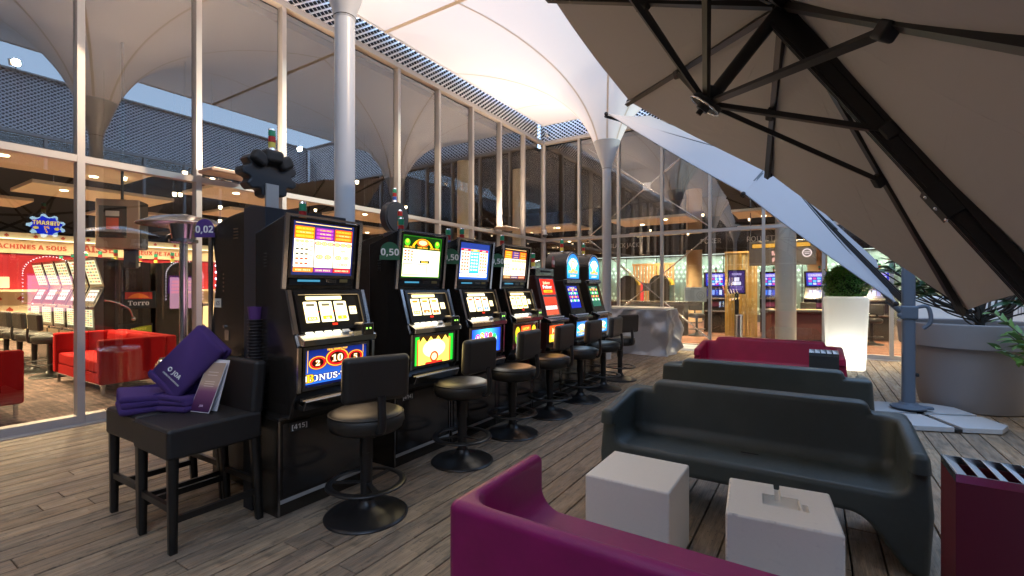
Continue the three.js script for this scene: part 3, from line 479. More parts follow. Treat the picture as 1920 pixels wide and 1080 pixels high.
const fruitTop = ctex(512, 512, (c, w, h) => {
  rect(c, '#1a5a14', 0, 0, w, h); rect(c, '#0e2a0c', 14, 10, w - 28, 150); for (const x of [60, 452]) { disc(c, '#4fc224', x, 84, 34, 44); disc(c, '#b8e83c', x, 70, 18, 22); }
  c.strokeStyle = '#f2b418'; c.lineWidth = 24; c.beginPath(); c.arc(w / 2, 170, 130, PI * 1.1, PI * 1.9); c.stroke(); disc(c, '#e85a20', w / 2, 78, 78, 46); disc(c, '#ffd9a0', w / 2, 78, 54, 30); word(c, 'MEGA', w / 2, 78, 30, '#c01c14', '#fff');
  ['1ERE', '2EME', '3EME'].forEach((s, i) => word(c, s + ' PIECE', 92 + i * 164, 140, 22, '#ffe04a', '#7a1a08', 'serif', 3)); rect(c, '#fffff2', 16, 164, w - 32, 334);
  for (let k = 0; k < 4; k++) for (let j = 0; j < 3; j++) { disc(c, ['#c8201c', '#7a3a10', '#d87a1c', '#444'][k], 44 + j * 40, 190 + k * 36, 14, 10); } rect(c, '#2f9a2a', 172, 160, 4, 150); rect(c, '#2f9a2a', 338, 160, 4, 200); rect(c, '#111', 230, 296, 130, 34, 8); word(c, 'BONUS', 295, 314, 26, '#ffe860');
  c.strokeStyle = '#c83a2a'; c.lineWidth = 7; c.strokeRect(28, 344, 300, 132); word(c, '10 000', 424, 250, 34, '#e8a878'); word(c, '★', 424, 400, 40, '#f0d080');
});
const blueTop = ctex(512, 512, (c, w, h) => { rect(c, '#1b52c8', 0, 0, w, h); rect(c, '#1a2f86', 0, 0, w, 76); ['#c82020', '#e0a020', '#c82020'].forEach((k, i) => { rect(c, k, 22 + i * 158, 84, 150, 30); word(c, 'SUPER', 97 + i * 158, 100, 22, '#fff'); rect(c, i === 1 ? '#28b8e0' : '#fffef2', 22 + i * 158, 118, 150, 300); for (let r = 0; r < 6; r++) for (let j = 0; j < 3; j++) rect(c, i === 0 ? '#c84a48' : i === 1 ? '#dff6ff' : ['#d88a28', '#c83a3a'][r % 2], 36 + i * 158 + j * 44, 134 + r * 46, 30, 26, 6); }); rect(c, '#fffef2', 22, 430, 468, 52); word(c, 'JACKPOT 1000', 256, 458, 34, '#d0402a'); });
const goldTop = payTop([['#c85a10', '#e8981c'], ['#3a2470', '#5a3aa0'], ['#b84010', '#e07a18']], '#2a1408', ['#8a5a18', '#402a78', '#902010'], ['2', '2'], '2500');
const bonusTop = payTop([['#e06a10', '#f4a824'], ['#6a1f90', '#9a3ac0'], ['#d84a14', '#f09028']], '#16205a', ['#d87a18', '#7a28a0', '#c81e28'], ['5', '10'], '1000');
const bonusBelly = ctex(512, 320, (c, w, h) => {
  const g = c.createLinearGradient(0, 0, 0, h); g.addColorStop(0, '#0d1a5a'); g.addColorStop(1, '#2a6ad0'); c.fillStyle = g; c.fillRect(0, 0, w, h); rect(c, '#d8a050', 16, 0, 6, h * 0.62); rect(c, '#d8a050', w - 30, 0, 6, h * 0.4);
  for (const [s, x, y, r] of [['2', 98, 118, 62], ['10', 256, 92, 84], ['5', 416, 104, 62]]) { disc(c, '#8a1414', x, y, r * 1.2, r); disc(c, '#f0c040', x, y, r * 1.12, r * 0.92); disc(c, '#d01c1c', x, y, r * 1.02, r * 0.84); disc(c, '#2a0a0a', x, y, r * 0.74, r * 0.62); word(c, s, x, y + 3, r * 1.02, '#fffbe0', '#d08a10', 'serif', 8); }
  word(c, 'TEN TIMES PAY', 256, 14, 24, '#ffd040', '#7a1010', 'sans-serif', 3); word(c, 'BONUS·TIMES', 262, 252, 74, '#ffffff', '#20104a', 'serif', 12); word(c, 'B', 40, 250, 96, '#f8c020', '#5a2a08', 'serif', 10); rect(c, '#0a1038', 0, 300, w, 20);
});
const fireBelly = ctex(512, 340, (c, w, h) => { rect(c, '#ffd450', 0, 0, w, h); for (const s of [0, 1]) { c.fillStyle = '#1c9a28'; c.beginPath(); c.moveTo(s * w, 0); c.quadraticCurveTo(s ? w - 20 : 20, h * 0.4, s ? w - 70 : 70, 0); c.lineTo(s * w, 0); c.fill(); rect(c, '#1c9a28', s ? w - 36 : 0, 0, 36, h); rect(c, '#c8281c', s ? w - 50 : 36, 40, 14, h); } c.fillStyle = '#2a1a08'; c.beginPath(); c.moveTo(60, 0); for (let i = 0; i <= 8; i++) c.lineTo(60 + i * 49, i % 2 ? 10 : 78); c.lineTo(452, 0); c.fill(); disc(c, '#fff2a8', w / 2, 160, 150, 110); disc(c, '#a82a14', w / 2, 262, 56, 66); disc(c, '#f8d890', w / 2, 262, 36, 44); word(c, '★', w / 2, 262, 48, '#c03018'); rect(c, '#c8281c', 140, 318, 230, 22); });
const blueBelly = ctex(512, 340, (c, w, h) => { const g = c.createLinearGradient(0, 0, w, 0); g.addColorStop(0, '#1838b8'); g.addColorStop(0.5, '#50d8f0'); g.addColorStop(1, '#1838b8'); c.fillStyle = g; c.fillRect(0, 0, w, h); rect(c, '#c8f4ff', 60, 90, w - 120, 200, 60); ['#e84a9a', '#e8a020', '#9a4ae0', '#e84a4a', '#3ab858'].forEach((k, i) => { disc(c, k, 110 + i * 74, 110 - 24 * Math.sin(i * 0.9), 36, 42); word(c, '$%7♦♣'[i], 110 + i * 74, 110 - 24 * Math.sin(i * 0.9), 44, '#fff', '#401060'); }); word(c, 'SUPER', 256, 220, 76, '#ffffff', '#7a8adf', 'serif', 8); });
const redBelly = ctex(512, 340, (c, w, h) => { rect(c, '#240a06', 0, 0, w, h); for (const x of [70, 442]) { disc(c, '#5a8a1c', x, 170, 60, 140); disc(c, '#e8a020', x, 120, 44, 80); } rect(c, '#d8401a', 150, 30, 212, 96, 10); word(c, 'LUCKY', 256, 78, 50, '#ffcf40', '#7a1408'); disc(c, '#e84018', 256, 210, 110, 90); disc(c, '#fff0d0', 256, 200, 52, 58); word(c, '7', 256, 204, 78, '#c81c1c'); rect(c, '#b02a10', 60, 286, 392, 54); });
const reelArt = (tint, a, b) => ctex(512, 300, (c, w, h) => { rect(c, '#0b0a0a', 0, 0, w, h); rect(c, tint, 70, 8, 300, 34, 8); for (let i = 0; i < 3; i++) { const x = 44 + i * 124; rect(c, '#fffdf2', x, 58, 106, 190, 6); rect(c, a, x + 14, 196 + (i % 2) * -6, 78, 34, 6); word(c, ['BAR', '10', '2'][i], x + 53, 212, 28, '#fff', '#201008', 'serif', 3); rect(c, b, x + 20, 76, 66, 24, 6); } rect(c, '#d83a3a', 40, 150, 350, 3); rect(c, '#f1ecd8', 420, 110, 64, 78, 4); word(c, '1·3', 452, 142, 30, '#403828'); word(c, 'MISES', 452, 172, 14, '#403828'); rect(c, '#b8281c', 250, 262, 44, 20, 3); });
const reels = [reelArt('#fff6d0', '#d8a020', '#555'), reelArt('#fff2c8', '#b8541c', '#d87a20'), reelArt('#f4fbff', '#4a7ad8', '#c84a3a'), reelArt('#fff8da', '#a08a30', '#6a6a40')];
const archTop = ctex(300, 320, (c, w, h) => { const g = c.createLinearGradient(0, 0, 0, h); g.addColorStop(0, '#0a5ab0'); g.addColorStop(0.6, '#38b8f0'); g.addColorStop(1, '#0a70c8'); c.fillStyle = g; c.fillRect(0, 0, w, h); for (let i = -3; i <= 3; i++) { c.save(); c.translate(w / 2, 190); c.rotate(i * 0.32); disc(c, '#fff6c8', 0, -78, 20, 58); c.restore(); } disc(c, '#ffd860', w / 2, 160, 60, 70); disc(c, '#fffbe8', w / 2, 150, 34, 44); word(c, 'FORTUNE', w / 2, 236, 46, '#ffd428', '#8a3a08', 'serif', 7); word(c, 'JACKPOT', w / 2, 286, 34, '#fff', '#0a3a80', 'serif', 5); });
const videoArt = (bg, lines, kind) => ctex(300, 360, (c, w, h) => { rect(c, bg, 0, 0, w, h); if (kind === 'cards') { rect(c, '#d8432c', 0, 0, w, 150); for (let i = 0; i < 5; i++) { rect(c, '#fffdf2', 14 + i * 56, 176, 50, 78, 5); word(c, 'AKQJ9'[i], 39 + i * 56, 204, 32, i % 2 ? '#c01c1c' : '#181818'); } rect(c, '#d0583c', 0, 272, w, 88); } else for (let i = 0; i < 4; i++) for (let j = 0; j < 5; j++) { disc(c, ['#e8d04a', '#f4f4ff', '#e84a3a', '#5ae070'][(i * 3 + j * 2) % 4], 36 + j * 57, 60 + i * 60, 21, 21); } lines.forEach((s, i) => word(c, s, w / 2, 30 + i * 56, 34, '#fff8d0', '#30104a')); });
const pokerTop = ctex(360, 300, (c, w, h) => { rect(c, '#e02818', 0, 0, w, h); word(c, 'Joker', w / 2, 70, 70, '#fff0b8', '#7a0c08', 'serif', 8); word(c, 'Poker', w / 2, 150, 84, '#ffffff', '#8a1008', 'serif', 8); rect(c, '#f8b020', 60, 210, w - 120, 50, 20); word(c, 'CLASSIC', w / 2, 236, 36, '#a01408'); });
const pokerBelly = ctex(360, 220, (c, w, h) => { rect(c, '#e84a14', 0, 0, w, h); rect(c, '#f8c828', 0, 120, w, 100); word(c, 'Joker', w / 2, 66, 76, '#fff2b0', '#7a0c08', 'serif', 8); word(c, 'POKER', w / 2, 160, 66, '#c01c10', '#fff6d0', 'serif', 6); });
const plate = (s, fg, bg, w = 128, h = 64, size = 44) => printMat(ctex(w, h, (c) => { rect(c, bg, 0, 0, w, h); word(c, s, w / 2, h / 2 + 2, size, fg); }), 0.5);

// ---------- slot machines ----------
const face = (za, ya, zb, yb, out = 0.005) => { const m = new THREE.Matrix4(), y = V(0, yb - ya, zb - za).normalize(), z = V(1, 0, 0).cross(y); return m.makeBasis(V(1, 0, 0), y, z).setPosition(z.multiplyScalar(out).add(V(0, (ya + yb) / 2, (za + zb) / 2))); }; // matrix of a panel on the face from (z,y) a up to b
function panel(t, name, w, h, m, material, light, dx = 0, dy = 0) {
  const g = plane(w, h).translate(dx, dy, 0).applyMatrix4(m), o = obj(name, g, material, t);
  if (light) { const l = new THREE.RectAreaLight(light[0], light[1], w, h); const q = new THREE.Matrix4().makeTranslation(dx, dy, 0.012).premultiply(m).multiply(new THREE.Matrix4().makeRotationY(PI)); l.applyMatrix4(q); t.add(l); }
  return o;
}
const frameOn = (w, h, b, d, m, dx = 0, dy = 0) => [bx(w + 2 * b, b, d, dx, dy + h / 2 + b / 2, 0), bx(w + 2 * b, b, d, dx, dy - h / 2 - b / 2, 0), bx(b, h, d, dx - w / 2 - b / 2, dy, 0), bx(b, h, d, dx + w / 2 + b / 2, dy, 0)].map((g) => g.applyMatrix4(m));
const towerCols = { g: M(0.02, 0.25, 0.13, 0.3), r: M(0.35, 0.02, 0.02, 0.3), y: M(0.55, 0.48, 0.08, 0.35), o: M(0.6, 0.25, 0.02, 0.3), b: M(0.04, 0.1, 0.4, 0.3) };
function tower(t, cols, x, y, z, r = 0.024, h = 0.05) {
  const p = obj('tower_light', [cy(r * 1.1, r * 0.9, 0.02, x, y + 0.01, z, 16), cy(r * 0.5, r * 0.5, cols.length * h + 0.02, x, y + 0.02 + (cols.length * h) / 2, z, 10), cy(r, r * 0.9, 0.012, x, y + 0.026 + cols.length * h, z, 16)], mat.chrome, t);
  [...cols].forEach((k, i) => obj('tower_segment', cy(r, r, h - 0.004, x, y + 0.02 + (i + 0.5) * h, z, 18), towerCols[k], p));
}
function badge(t, s, color, x, y, z, turn) { // denomination sign: half round top on a block
  const sh = new THREE.Shape(); sh.moveTo(-0.075, -0.055); sh.lineTo(0.075, -0.055); sh.lineTo(0.075, -0.02); sh.absarc(0, 0.01, 0.07, -0.42, PI + 0.42, false); sh.lineTo(-0.075, -0.02); sh.closePath();
  const g = new THREE.ExtrudeGeometry(sh, { depth: 0.01, bevelEnabled: false, curveSegments: 24 }).translate(0, 0, -0.005).rotateY(turn).translate(x, y, z), o = obj('price_badge', g, M(...color, 0.4), t);
  for (const s2 of [1, -1]) obj('lettering', text(s, 0.052, 0.003).translate(0, -0.022, 0.004).rotateY(s2 < 0 ? PI : 0).rotateY(turn).translate(x, y, z), M(0.85, 0.85, 0.85, 0.5), o);
}
const cabinetProfile = [[-0.17, 0.6], [0.2, 0.6], [0.235, 0.7], [0.275, 0.76], [0.285, 1.04], [0.25, 1.12], [0.17, 1.385], [0.118, 1.395], [0.165, 1.85], [-0.17, 1.755]];
const cabinetBack = [[-0.17, 0.6], [0.18, 0.6], [0.18, 1.12], [0.1, 1.385], [0.04, 1.395], [0.09, 1.84], [-0.17, 1.755]];
const cheekG = profile(cabinetProfile, 0.022, 0.004), coreG = profile(cabinetProfile.map(([z, y]) => [z > 0 ? z - 0.012 : z + 0.002, y > 1.8 ? y - 0.012 : y]), 0.53, 0.003);
function reelMachine(label, [x, z], art, badgeText, towers) {
  const t = thing('slot_machine', label, 'slot machine', [x, 0, z], PI / 2, 'slot machines in a row on the deck');
  obj('cabinet', coreG, mat.blackBrown, t);
  for (const s of [-1, 1]) { const c = obj('side_panel', cheekG, mat.blackGloss, t); c.position.x = s * 0.277; }
  obj('edge_trim', [-1, 1].flatMap((s) => [bar(V(s * 0.277, 1.395, 0.123), V(s * 0.277, 1.852, 0.17), 0.026, 0.016, V(0, 0, 1)), bar(V(s * 0.277, 1.12, 0.255), V(s * 0.277, 1.385, 0.176), 0.026, 0.02, V(0, 0, 1)), bar(V(s * 0.277, 0.77, 0.282), V(s * 0.277, 1.04, 0.291), 0.022, 0.016, V(0, 0, 1))]).concat([bx(0.575, 0.014, 0.02, 0, 1.854, 0.165)]), mat.chrome, t);
  const top = face(0.109, 1.4, 0.153, 1.85), reel = face(0.245, 1.12, 0.163, 1.385), belly = face(0.265, 0.76, 0.275, 1.04);
  obj('top_frame', frameOn(0.46, 0.34, 0.02, 0.016, top, 0, 0.03), mat.blackGloss, t);
  panel(t, 'top_screen', 0.46, 0.34, top, screenMat(art.top, 1.6, 0xfff2d2), [col(1, 0.78, 0.46), 0.5], 0, 0.03);
  const strip_ = obj('message_strip', plane(0.47, 0.055).translate(0, -0.178, 0.001).applyMatrix4(top), mat.blackMatt, t);
  obj('blue_display', bx(0.16, 0.013, 0.004, -0.1, -0.178, 0.004).applyMatrix4(top), E(0.05, 0.25, 0.4, 0.8), strip_);
  obj('keypad', [...Array(10)].map((_, i) => bx(0.012, 0.007, 0.004, 0.03 + (i % 5) * 0.017, -0.172 - ((i / 5) | 0) * 0.012, 0.004).applyMatrix4(top)), mat.darkChrome, strip_);
  obj('card_slot', bx(0.06, 0.022, 0.008, 0.165, -0.176, 0.005).applyMatrix4(top), M(0.25, 0.2, 0.08, 0.4), strip_);
  obj('reel_frame', frameOn(0.46, 0.215, 0.022, 0.05, reel, 0, -0.005), mat.blackGloss, t);
  panel(t, 'reel_screen', 0.46, 0.215, reel, screenMat(art.reel, 2.1, 0xffeebc), [col(1, 0.72, 0.38), 0.9], 0, -0.005);
  const deck = obj('button_deck', [profile([[0.2, 1.045], [0.33, 1.05], [0.335, 1.085], [0.25, 1.13], [0.2, 1.13]], 0.55, 0.005)], mat.chrome, t);
  const dm = face(0.333, 1.085, 0.25, 1.13, 0.006), bm = new THREE.Matrix4();
  for (let i = 0; i < 5; i++) obj('button', rb(0.052, 0.03, 0.012, -0.205 + i * 0.066, 0.008, 0.004, 0.005).applyMatrix4(dm), i === 4 ? mat.numberWhite : E(1, 0.92, 0.7, 1.1), deck); if (!bm) return;
  obj('bill_acceptor', [rb(0.1, 0.09, 0.1, 0.205, 1.12, 0.285, 0.01)], mat.blackGloss, deck); for (const i of [0, 1]) obj('led_light', new THREE.SphereGeometry(0.006, 8, 6).translate(0.19 + i * 0.03, 1.128, 0.336), E(0.3, 0.9, 0.1, 2), deck);
  obj('belly_frame', frameOn(0.46, 0.225, 0.02, 0.016, belly, 0, 0.005), mat.darkChrome, t);
  panel(t, 'belly_screen', 0.46, 0.225, belly, screenMat(art.belly, art.k ?? 1.7), [col(...art.glow), 2.6], 0, 0.005);
  obj('coin_tray', [profile([[0.18, 0.655], [0.305, 0.66], [0.33, 0.715], [0.322, 0.722], [0.29, 0.69], [0.18, 0.72]], 0.52, 0.004), bx(0.545, 0.02, 0.015, 0, 0.728, 0.3)], mat.darkChrome, t);
  const lv = obj('lever', [rod(V(0.295, 1.1, 0.05), V(0.315, 1.3, 0.14), 0.011, 10), cy(0.03, 0.03, 0.03, 0, 0, 0, 14).rotateZ(PI / 2).translate(0.295, 1.1, 0.05)], mat.steel, t); obj('lever_knob', new THREE.SphereGeometry(0.024, 14, 10).translate(0.316, 1.31, 0.145), mat.steel, lv);
  obj('speaker_grille', [...Array(5)].map((_, i) => bx(0.004, 0.008, 0.03, -0.29, 1.62 - i * 0.02, -0.05)), mat.blackMatt, t);
  for (const [c, tx, tz] of towers) tower(t, c, tx, 1.8 + 0.15 * tz, tz);
  if (badgeText) badge(t, badgeText, [0.03, 0.13, 0.07], -0.372, 1.67, 0.16, -0.6);
  return t;
}
const X = -2.88;
reelMachine('slot machine with a 2, 10, 5 bonus panel, beside the bar chairs', [X, -1.965], { top: bonusTop, reel: reels[0], belly: bonusBelly, k: 1.2, glow: [1, 0.68, 0.3] }, null, [['yrg', -0.05, -0.02]]);
reelMachine('slot machine with a green edged flame panel and green badge', [X, -2.895], { top: fruitTop, reel: reels[1], belly: fireBelly, glow: [1, 0.75, 0.32] }, '0,50', [['yrg', -0.1, 0.0]]);
reelMachine('slot machine with a bright blue bubble panel and green badge', [X, -3.615], { top: blueTop, reel: reels[2], belly: blueBelly, glow: [1, 0.8, 0.5] }, '0,50', [['yrg', -0.02, 0], ['brg', -0.13, -0.08]]);
reelMachine('slot machine with a red lucky seven panel and green badge', [X, -4.345], { top: goldTop, reel: reels[3], belly: redBelly, glow: [1, 0.55, 0.25] }, '0,50', [['yrg', -0.05, 0]]);
function videoMachine(label, [x, z], art, arch, badgeText) {
  const t = thing('video_slot_machine', label, 'slot machine', [x, 0, z], PI / 2, 'slot machines in a row on the deck');
  const H = arch ? 1.5 : 1.55, prof = [[-0.17, 0.6], [0.22, 0.6], [0.26, 0.74], [0.27, 0.98], [0.23, 1.06], [0.12, H - 0.04], [0.1, H], [-0.17, H]];
  obj('cabinet', profile(prof, 0.46, 0.008), arch ? mat.blackBrown : M(0.05, 0.014, 0.011, 0.4), t);
  const mid = face(0.23, 1.06, 0.12, H - 0.04), belly = face(0.26, 0.74, 0.27, 0.98);
  if (arch) {
    const s = new THREE.Shape(); s.moveTo(-0.21, 1.5); s.lineTo(0.21, 1.5); s.lineTo(0.21, 1.68); s.absarc(0, 1.68, 0.21, 0, PI, false); s.closePath();
    const hd = obj('arched_head', new THREE.ExtrudeGeometry(s, { depth: 0.3, bevelEnabled: true, bevelSize: 0.006, bevelThickness: 0.006, bevelSegments: 2, curveSegments: 24 }).translate(0, 0, -0.17), mat.blackBrown, t);
    const s2 = new THREE.Shape(); s2.moveTo(-0.18, 1.53); s2.lineTo(0.18, 1.53); s2.lineTo(0.18, 1.68); s2.absarc(0, 1.68, 0.18, 0, PI, false); s2.closePath();
    const g = new THREE.ShapeGeometry(s2, 24), u = g.attributes.uv, p = g.attributes.position; for (let i = 0; i < u.count; i++) u.setXY(i, p.getX(i) / 0.36 + 0.5, (p.getY(i) - 1.53) / 0.33);
    obj('arch_screen', g.translate(0, 0, 0.142), screenMat(art.top, 1.5), t); const l = new THREE.RectAreaLight(col(0.5, 0.8, 1), 1.6, 0.34, 0.3); l.position.set(0, 1.68, 0.16); l.rotation.y = PI; t.add(l);
    obj('arch_trim', tube([...Array(17)].map((_, i) => V(0.2 * Math.cos((i / 16) * PI), 1.68 + 0.2 * Math.sin((i / 16) * PI), 0.14)), 0.008, 40, 6), mat.chrome, hd);
    tower(t, 'yrg', 0, 1.885, -0.03);
    obj('header_strip', rb(0.44, 0.05, 0.06, 0, 1.49, 0.13, 0.01), mat.darkChrome, t);
    panel(t, 'video_screen', 0.3, 0.3, mid, screenMat(art.mid, 1.1), null, -0.04, 0.02); obj('side_mirror', plane(0.07, 0.3).translate(0.165, 0.02, 0.002).applyMatrix4(mid), M(0.25, 0.12, 0.03, 0.15, { metalness: 0.8 }), t);
  } else {
    const hd = obj('header', rb(0.46, 0.1, 0.22, 0, 1.59, 0.01, 0.012), mat.darkChrome, t); obj('keypad', [...Array(6)].map((_, i) => bx(0.03, 0.02, 0.006, -0.1 + i * 0.045, 1.6, 0.122)), mat.blackMatt, hd);
    panel(t, 'top_screen', 0.34, 0.19, mid, screenMat(art.top, 1.3), [col(1, 0.4, 0.25), 1.4], 0, 0.13); panel(t, 'video_screen', 0.32, 0.22, mid, screenMat(art.mid, 0.95), null, 0, -0.105);
    obj('screen_frames', [...frameOn(0.34, 0.19, 0.014, 0.014, mid, 0, 0.13), ...frameOn(0.32, 0.22, 0.012, 0.014, mid, 0, -0.105)], mat.chrome, t);
    const s = new THREE.Shape(); s.moveTo(-0.2, 1.55); s.lineTo(0.2, 1.55); s.lineTo(0.2, 1.7); s.absarc(0, 1.7, 0.2, 0, PI, false); s.closePath(); obj('rear_head', new THREE.ExtrudeGeometry(s, { depth: 0.08, bevelEnabled: false, curveSegments: 20 }).translate(0, 0, -0.25), mat.blackBrown, t);
    tower(t, 'yrg', -0.12, 1.64, 0.02);
  }
  const dk = obj('button_deck', profile([[0.18, 1.0], [0.33, 0.99], [0.335, 1.02], [0.2, 1.07]], 0.47, 0.005), mat.darkChrome, t);
  for (let i = 0; i < 6; i++) obj('button', rb(0.045, 0.012, 0.03, -0.16 + i * 0.064, 1.05, 0.275, 0.004), mat.numberWhite, dk);
  panel(t, 'belly_screen', 0.36, 0.19, belly, screenMat(art.belly, 1.5), [col(...art.glow), 1]); obj('belly_frame', frameOn(0.36, 0.19, 0.018, 0.016, belly), mat.darkChrome, t);
  obj('coin_tray', profile([[0.18, 0.655], [0.29, 0.66], [0.31, 0.7], [0.18, 0.72]], 0.42, 0.004), mat.darkChrome, t);
  if (badgeText) badge(t, badgeText, [0.22, 0.03, 0.03], 0.25, 1.72, 0.1, 0.3);
}
videoMachine('red video poker machine with two small screens, among the stools', [X, -5.06], { top: pokerTop, mid: videoArt('#b83220', [], 'cards'), belly: pokerBelly, glow: [1, 0.5, 0.2] }, false, '0,50');
videoMachine('arch topped video slot machine with a deep blue screen', [X, -5.81], { top: archTop, mid: videoArt('#1428a8', ['FORTUNE', '777'], 'x'), belly: archTop, glow: [0.5, 0.75, 1] }, true);
videoMachine('arch topped video slot machine at the end of the row, with a green screen', [X, -6.53], { top: archTop, mid: videoArt('#1f5a4a', ['BINGO'], 'x'), belly: archTop, glow: [0.5, 0.75, 1] }, true, '0,50');
// stands under the machines
function stand(label, z0, z1, num) {
  const w = z0 - z1, t = thing('machine_stand', label, 'machine stand', [X, 0, (z0 + z1) / 2], PI / 2, 'dark stands under the slot machines');
  obj('body', bx(w, 0.59, 0.31, 0, 0.3, -0.013), mat.blackBrown, t);
  obj('top_edge', rb(w + 0.01, 0.02, 0.33, 0, 0.6, -0.005, 0.004), mat.blackGloss, t);
  obj('kick_strip', bx(w - 0.03, 0.022, 0.006, 0, 0.092, 0.146), mat.alu, t); for (const s of [-1, 1]) obj('corner_trim', bx(0.012, 0.58, 0.012, s * (w / 2 - 0.006), 0.3, 0.144), mat.darkChrome, t);
  obj('door', bx(w - 0.06, 0.44, 0.008, 0, 0.345, 0.147), mat.blackGloss, t);
  obj('lock', cy(0.011, 0.011, 0.012, 0, 0, 0, 14).rotateX(PI / 2).translate(w / 2 - 0.09, 0.5, 0.155), mat.chrome, t);
  if (num) obj('number_plate', plane(0.14, 0.06).translate(-w / 2 + 0.14, 0.535, 0.1525), plate('[' + num + ']', '#d6d6d2', '#1a1814'), t);
}
stand('dark stand marked 415 under the bonus slot machine', -1.64, -2.3, '415');
stand('dark stand marked 414 under the flame panel slot machine', -2.58, -3.24, '414');
stand('dark stand under the blue bubble slot machine', -3.26, -3.97);
stand('dark stand under the lucky seven slot machine', -3.99, -4.69);
stand('dark stand under the red video poker machine', -4.71, -5.41);
stand('dark stand under the deep blue arch topped machine', -5.43, -6.15);
stand('dark stand at the end of the row under the green screen machine', -6.17, -6.9);

// machines of the second row, facing the glass
const starSign = ctex(512, 360, (c, w, h) => { rect(c, '#bfe8ff', 0, 0, w, h); c.fillStyle = '#1030e0'; c.beginPath(); for (let i = 0; i < 24; i++) { const a = (i / 24) * 2 * PI, r = i % 3 === 1 ? 0.98 : 0.78; c.lineTo(w / 2 + Math.cos(a) * r * w * 0.45, h / 2 + Math.sin(a) * r * h * 0.44); } c.fill(); word(c, 'VIBRANT', w / 2, h * 0.38, 82, '#fff6a0', '#c8501c', 'sans-serif', 8); word(c, '7', w / 2, h * 0.66, 120, '#f04a20', '#fff2c0', 'serif', 10); for (const x of [0.24, 0.76]) disc(c, '#f0d060', w * x, h * 0.6, 36, 22); });
const vibrantFace = ctex(300, 420, (c, w, h) => { rect(c, '#5a1478', 0, 0, w, h); ['#e0902a', '#c83a2a', '#b02a6a', '#d8a02a', '#8a2a9a'].forEach((k, i) => { rect(c, k, 24, 60 + i * 44, 120, 30, 6); rect(c, '#d8283a', 156, 60 + i * 44, 110, 30, 6); word(c, '000 0' + i, 84, 76 + i * 44, 22, '#fff0a0'); }); disc(c, '#b8281c', w / 2, 350, 110, 46); word(c, '777', w / 2, 350, 56, '#ffe080', '#fff'); });
function roundMachine(label, [x, z], num, sign) {
  const t = thing('round_top_machine', label, 'slot machine', [x, 0, z], -PI / 2, 'round topped machines facing the glass');
  const pr = [[-0.36, 0.02], [0.36, 0.02], [0.36, 0.9], [0.38, 1.0], [0.3, 1.5], [0.36, 1.8]]; for (let i = 0; i <= 10; i++) { const a = (i / 10) * PI * 0.5; pr.push([0.36 - 0.5 * (1 - Math.cos(a)) - 0.06 * Math.sin(a), 1.82 + 0.12 * Math.sin(a)]); } pr.push([-0.36, 1.92]);
  obj('cabinet', profile(pr, 0.62, 0.008), mat.blackBrown, t);
  obj('rear_hood', profile([[-0.37, 0.6], [-0.1, 0.6], [-0.1, 1.955], [-0.2, 1.965], [-0.37, 1.94]], 0.64, 0.006), M(0.016, 0.02, 0.03, 0.45), t);
  obj('face_screen', plane(0.46, 0.55).applyMatrix4(face(0.3, 1.5, 0.36, 1.8, 0.008)).translate(0, -0.32, -0.005), screenMat(vibrantFace, 1.2), t);
  const l = new THREE.RectAreaLight(col(1, 0.5, 0.7), 1.5, 0.46, 0.5); l.position.set(0, 1.32, 0.42); l.rotation.y = PI; t.add(l);
  obj('side_trim', [-1, 1].map((s) => bar(V(s * 0.315, 0.9, 0.37), V(s * 0.315, 1.8, 0.37), 0.012, 0.05, V(0, 0, 1))), mat.steel, t);
  for (let i = 0; i < 25; i++) { const a = PI * (i / 24); obj('led_bulb', new THREE.SphereGeometry(0.008, 6, 5).translate(0.27 * Math.cos(a), 1.6 + 0.24 * Math.sin(a), 0.385), E(0.95, 0.9, 1, 4), t); }
  for (const s of [-1, 1]) for (let i = 0; i < 8; i++) obj('led_bulb', new THREE.SphereGeometry(0.008, 6, 5).translate(s * 0.27, 1.57 - i * 0.05, 0.385), E(0.8, 0.7, 1, 4), t);
  if (num) {
    obj('number_plate', plane(0.095, 0.065).rotateY(PI / 2).translate(0.3125, 1.29, 0.27), plate(num, '#2a2a2a', '#cfcfc6'), t);
    const lock = obj('lock_panel', [bx(0.006, 0.075, 0.055, 0.312, 1.06, 0.14), cy(0.011, 0.011, 0.012, 0, 0, 0, 12).rotateZ(PI / 2).translate(0.316, 1.12, 0.17), cy(0.011, 0.011, 0.012, 0, 0, 0, 12).rotateZ(PI / 2).translate(0.316, 0.78, 0.27)], mat.steel, t);
    obj('vent_slots', [...Array(4)].map((_, i) => bx(0.004, 0.008, 0.06, 0.311, 1.82 - i * 0.022, 0.02)).concat([...Array(5)].map((_, i) => bx(0.004, 0.012, 0.012, 0.3115, 1.5 - i * 0.03, 0.19))), M(0.1, 0.05, 0.02, 0.5), lock);
  }
  const base = obj('sign_stalk', [bx(0.1, 0.34, 0.02, 0, 2.03, 0.1), bx(0.14, 0.06, 0.1, 0, 1.89, 0.1)], mat.alu, t); if (!base) return t;
  return t;
}
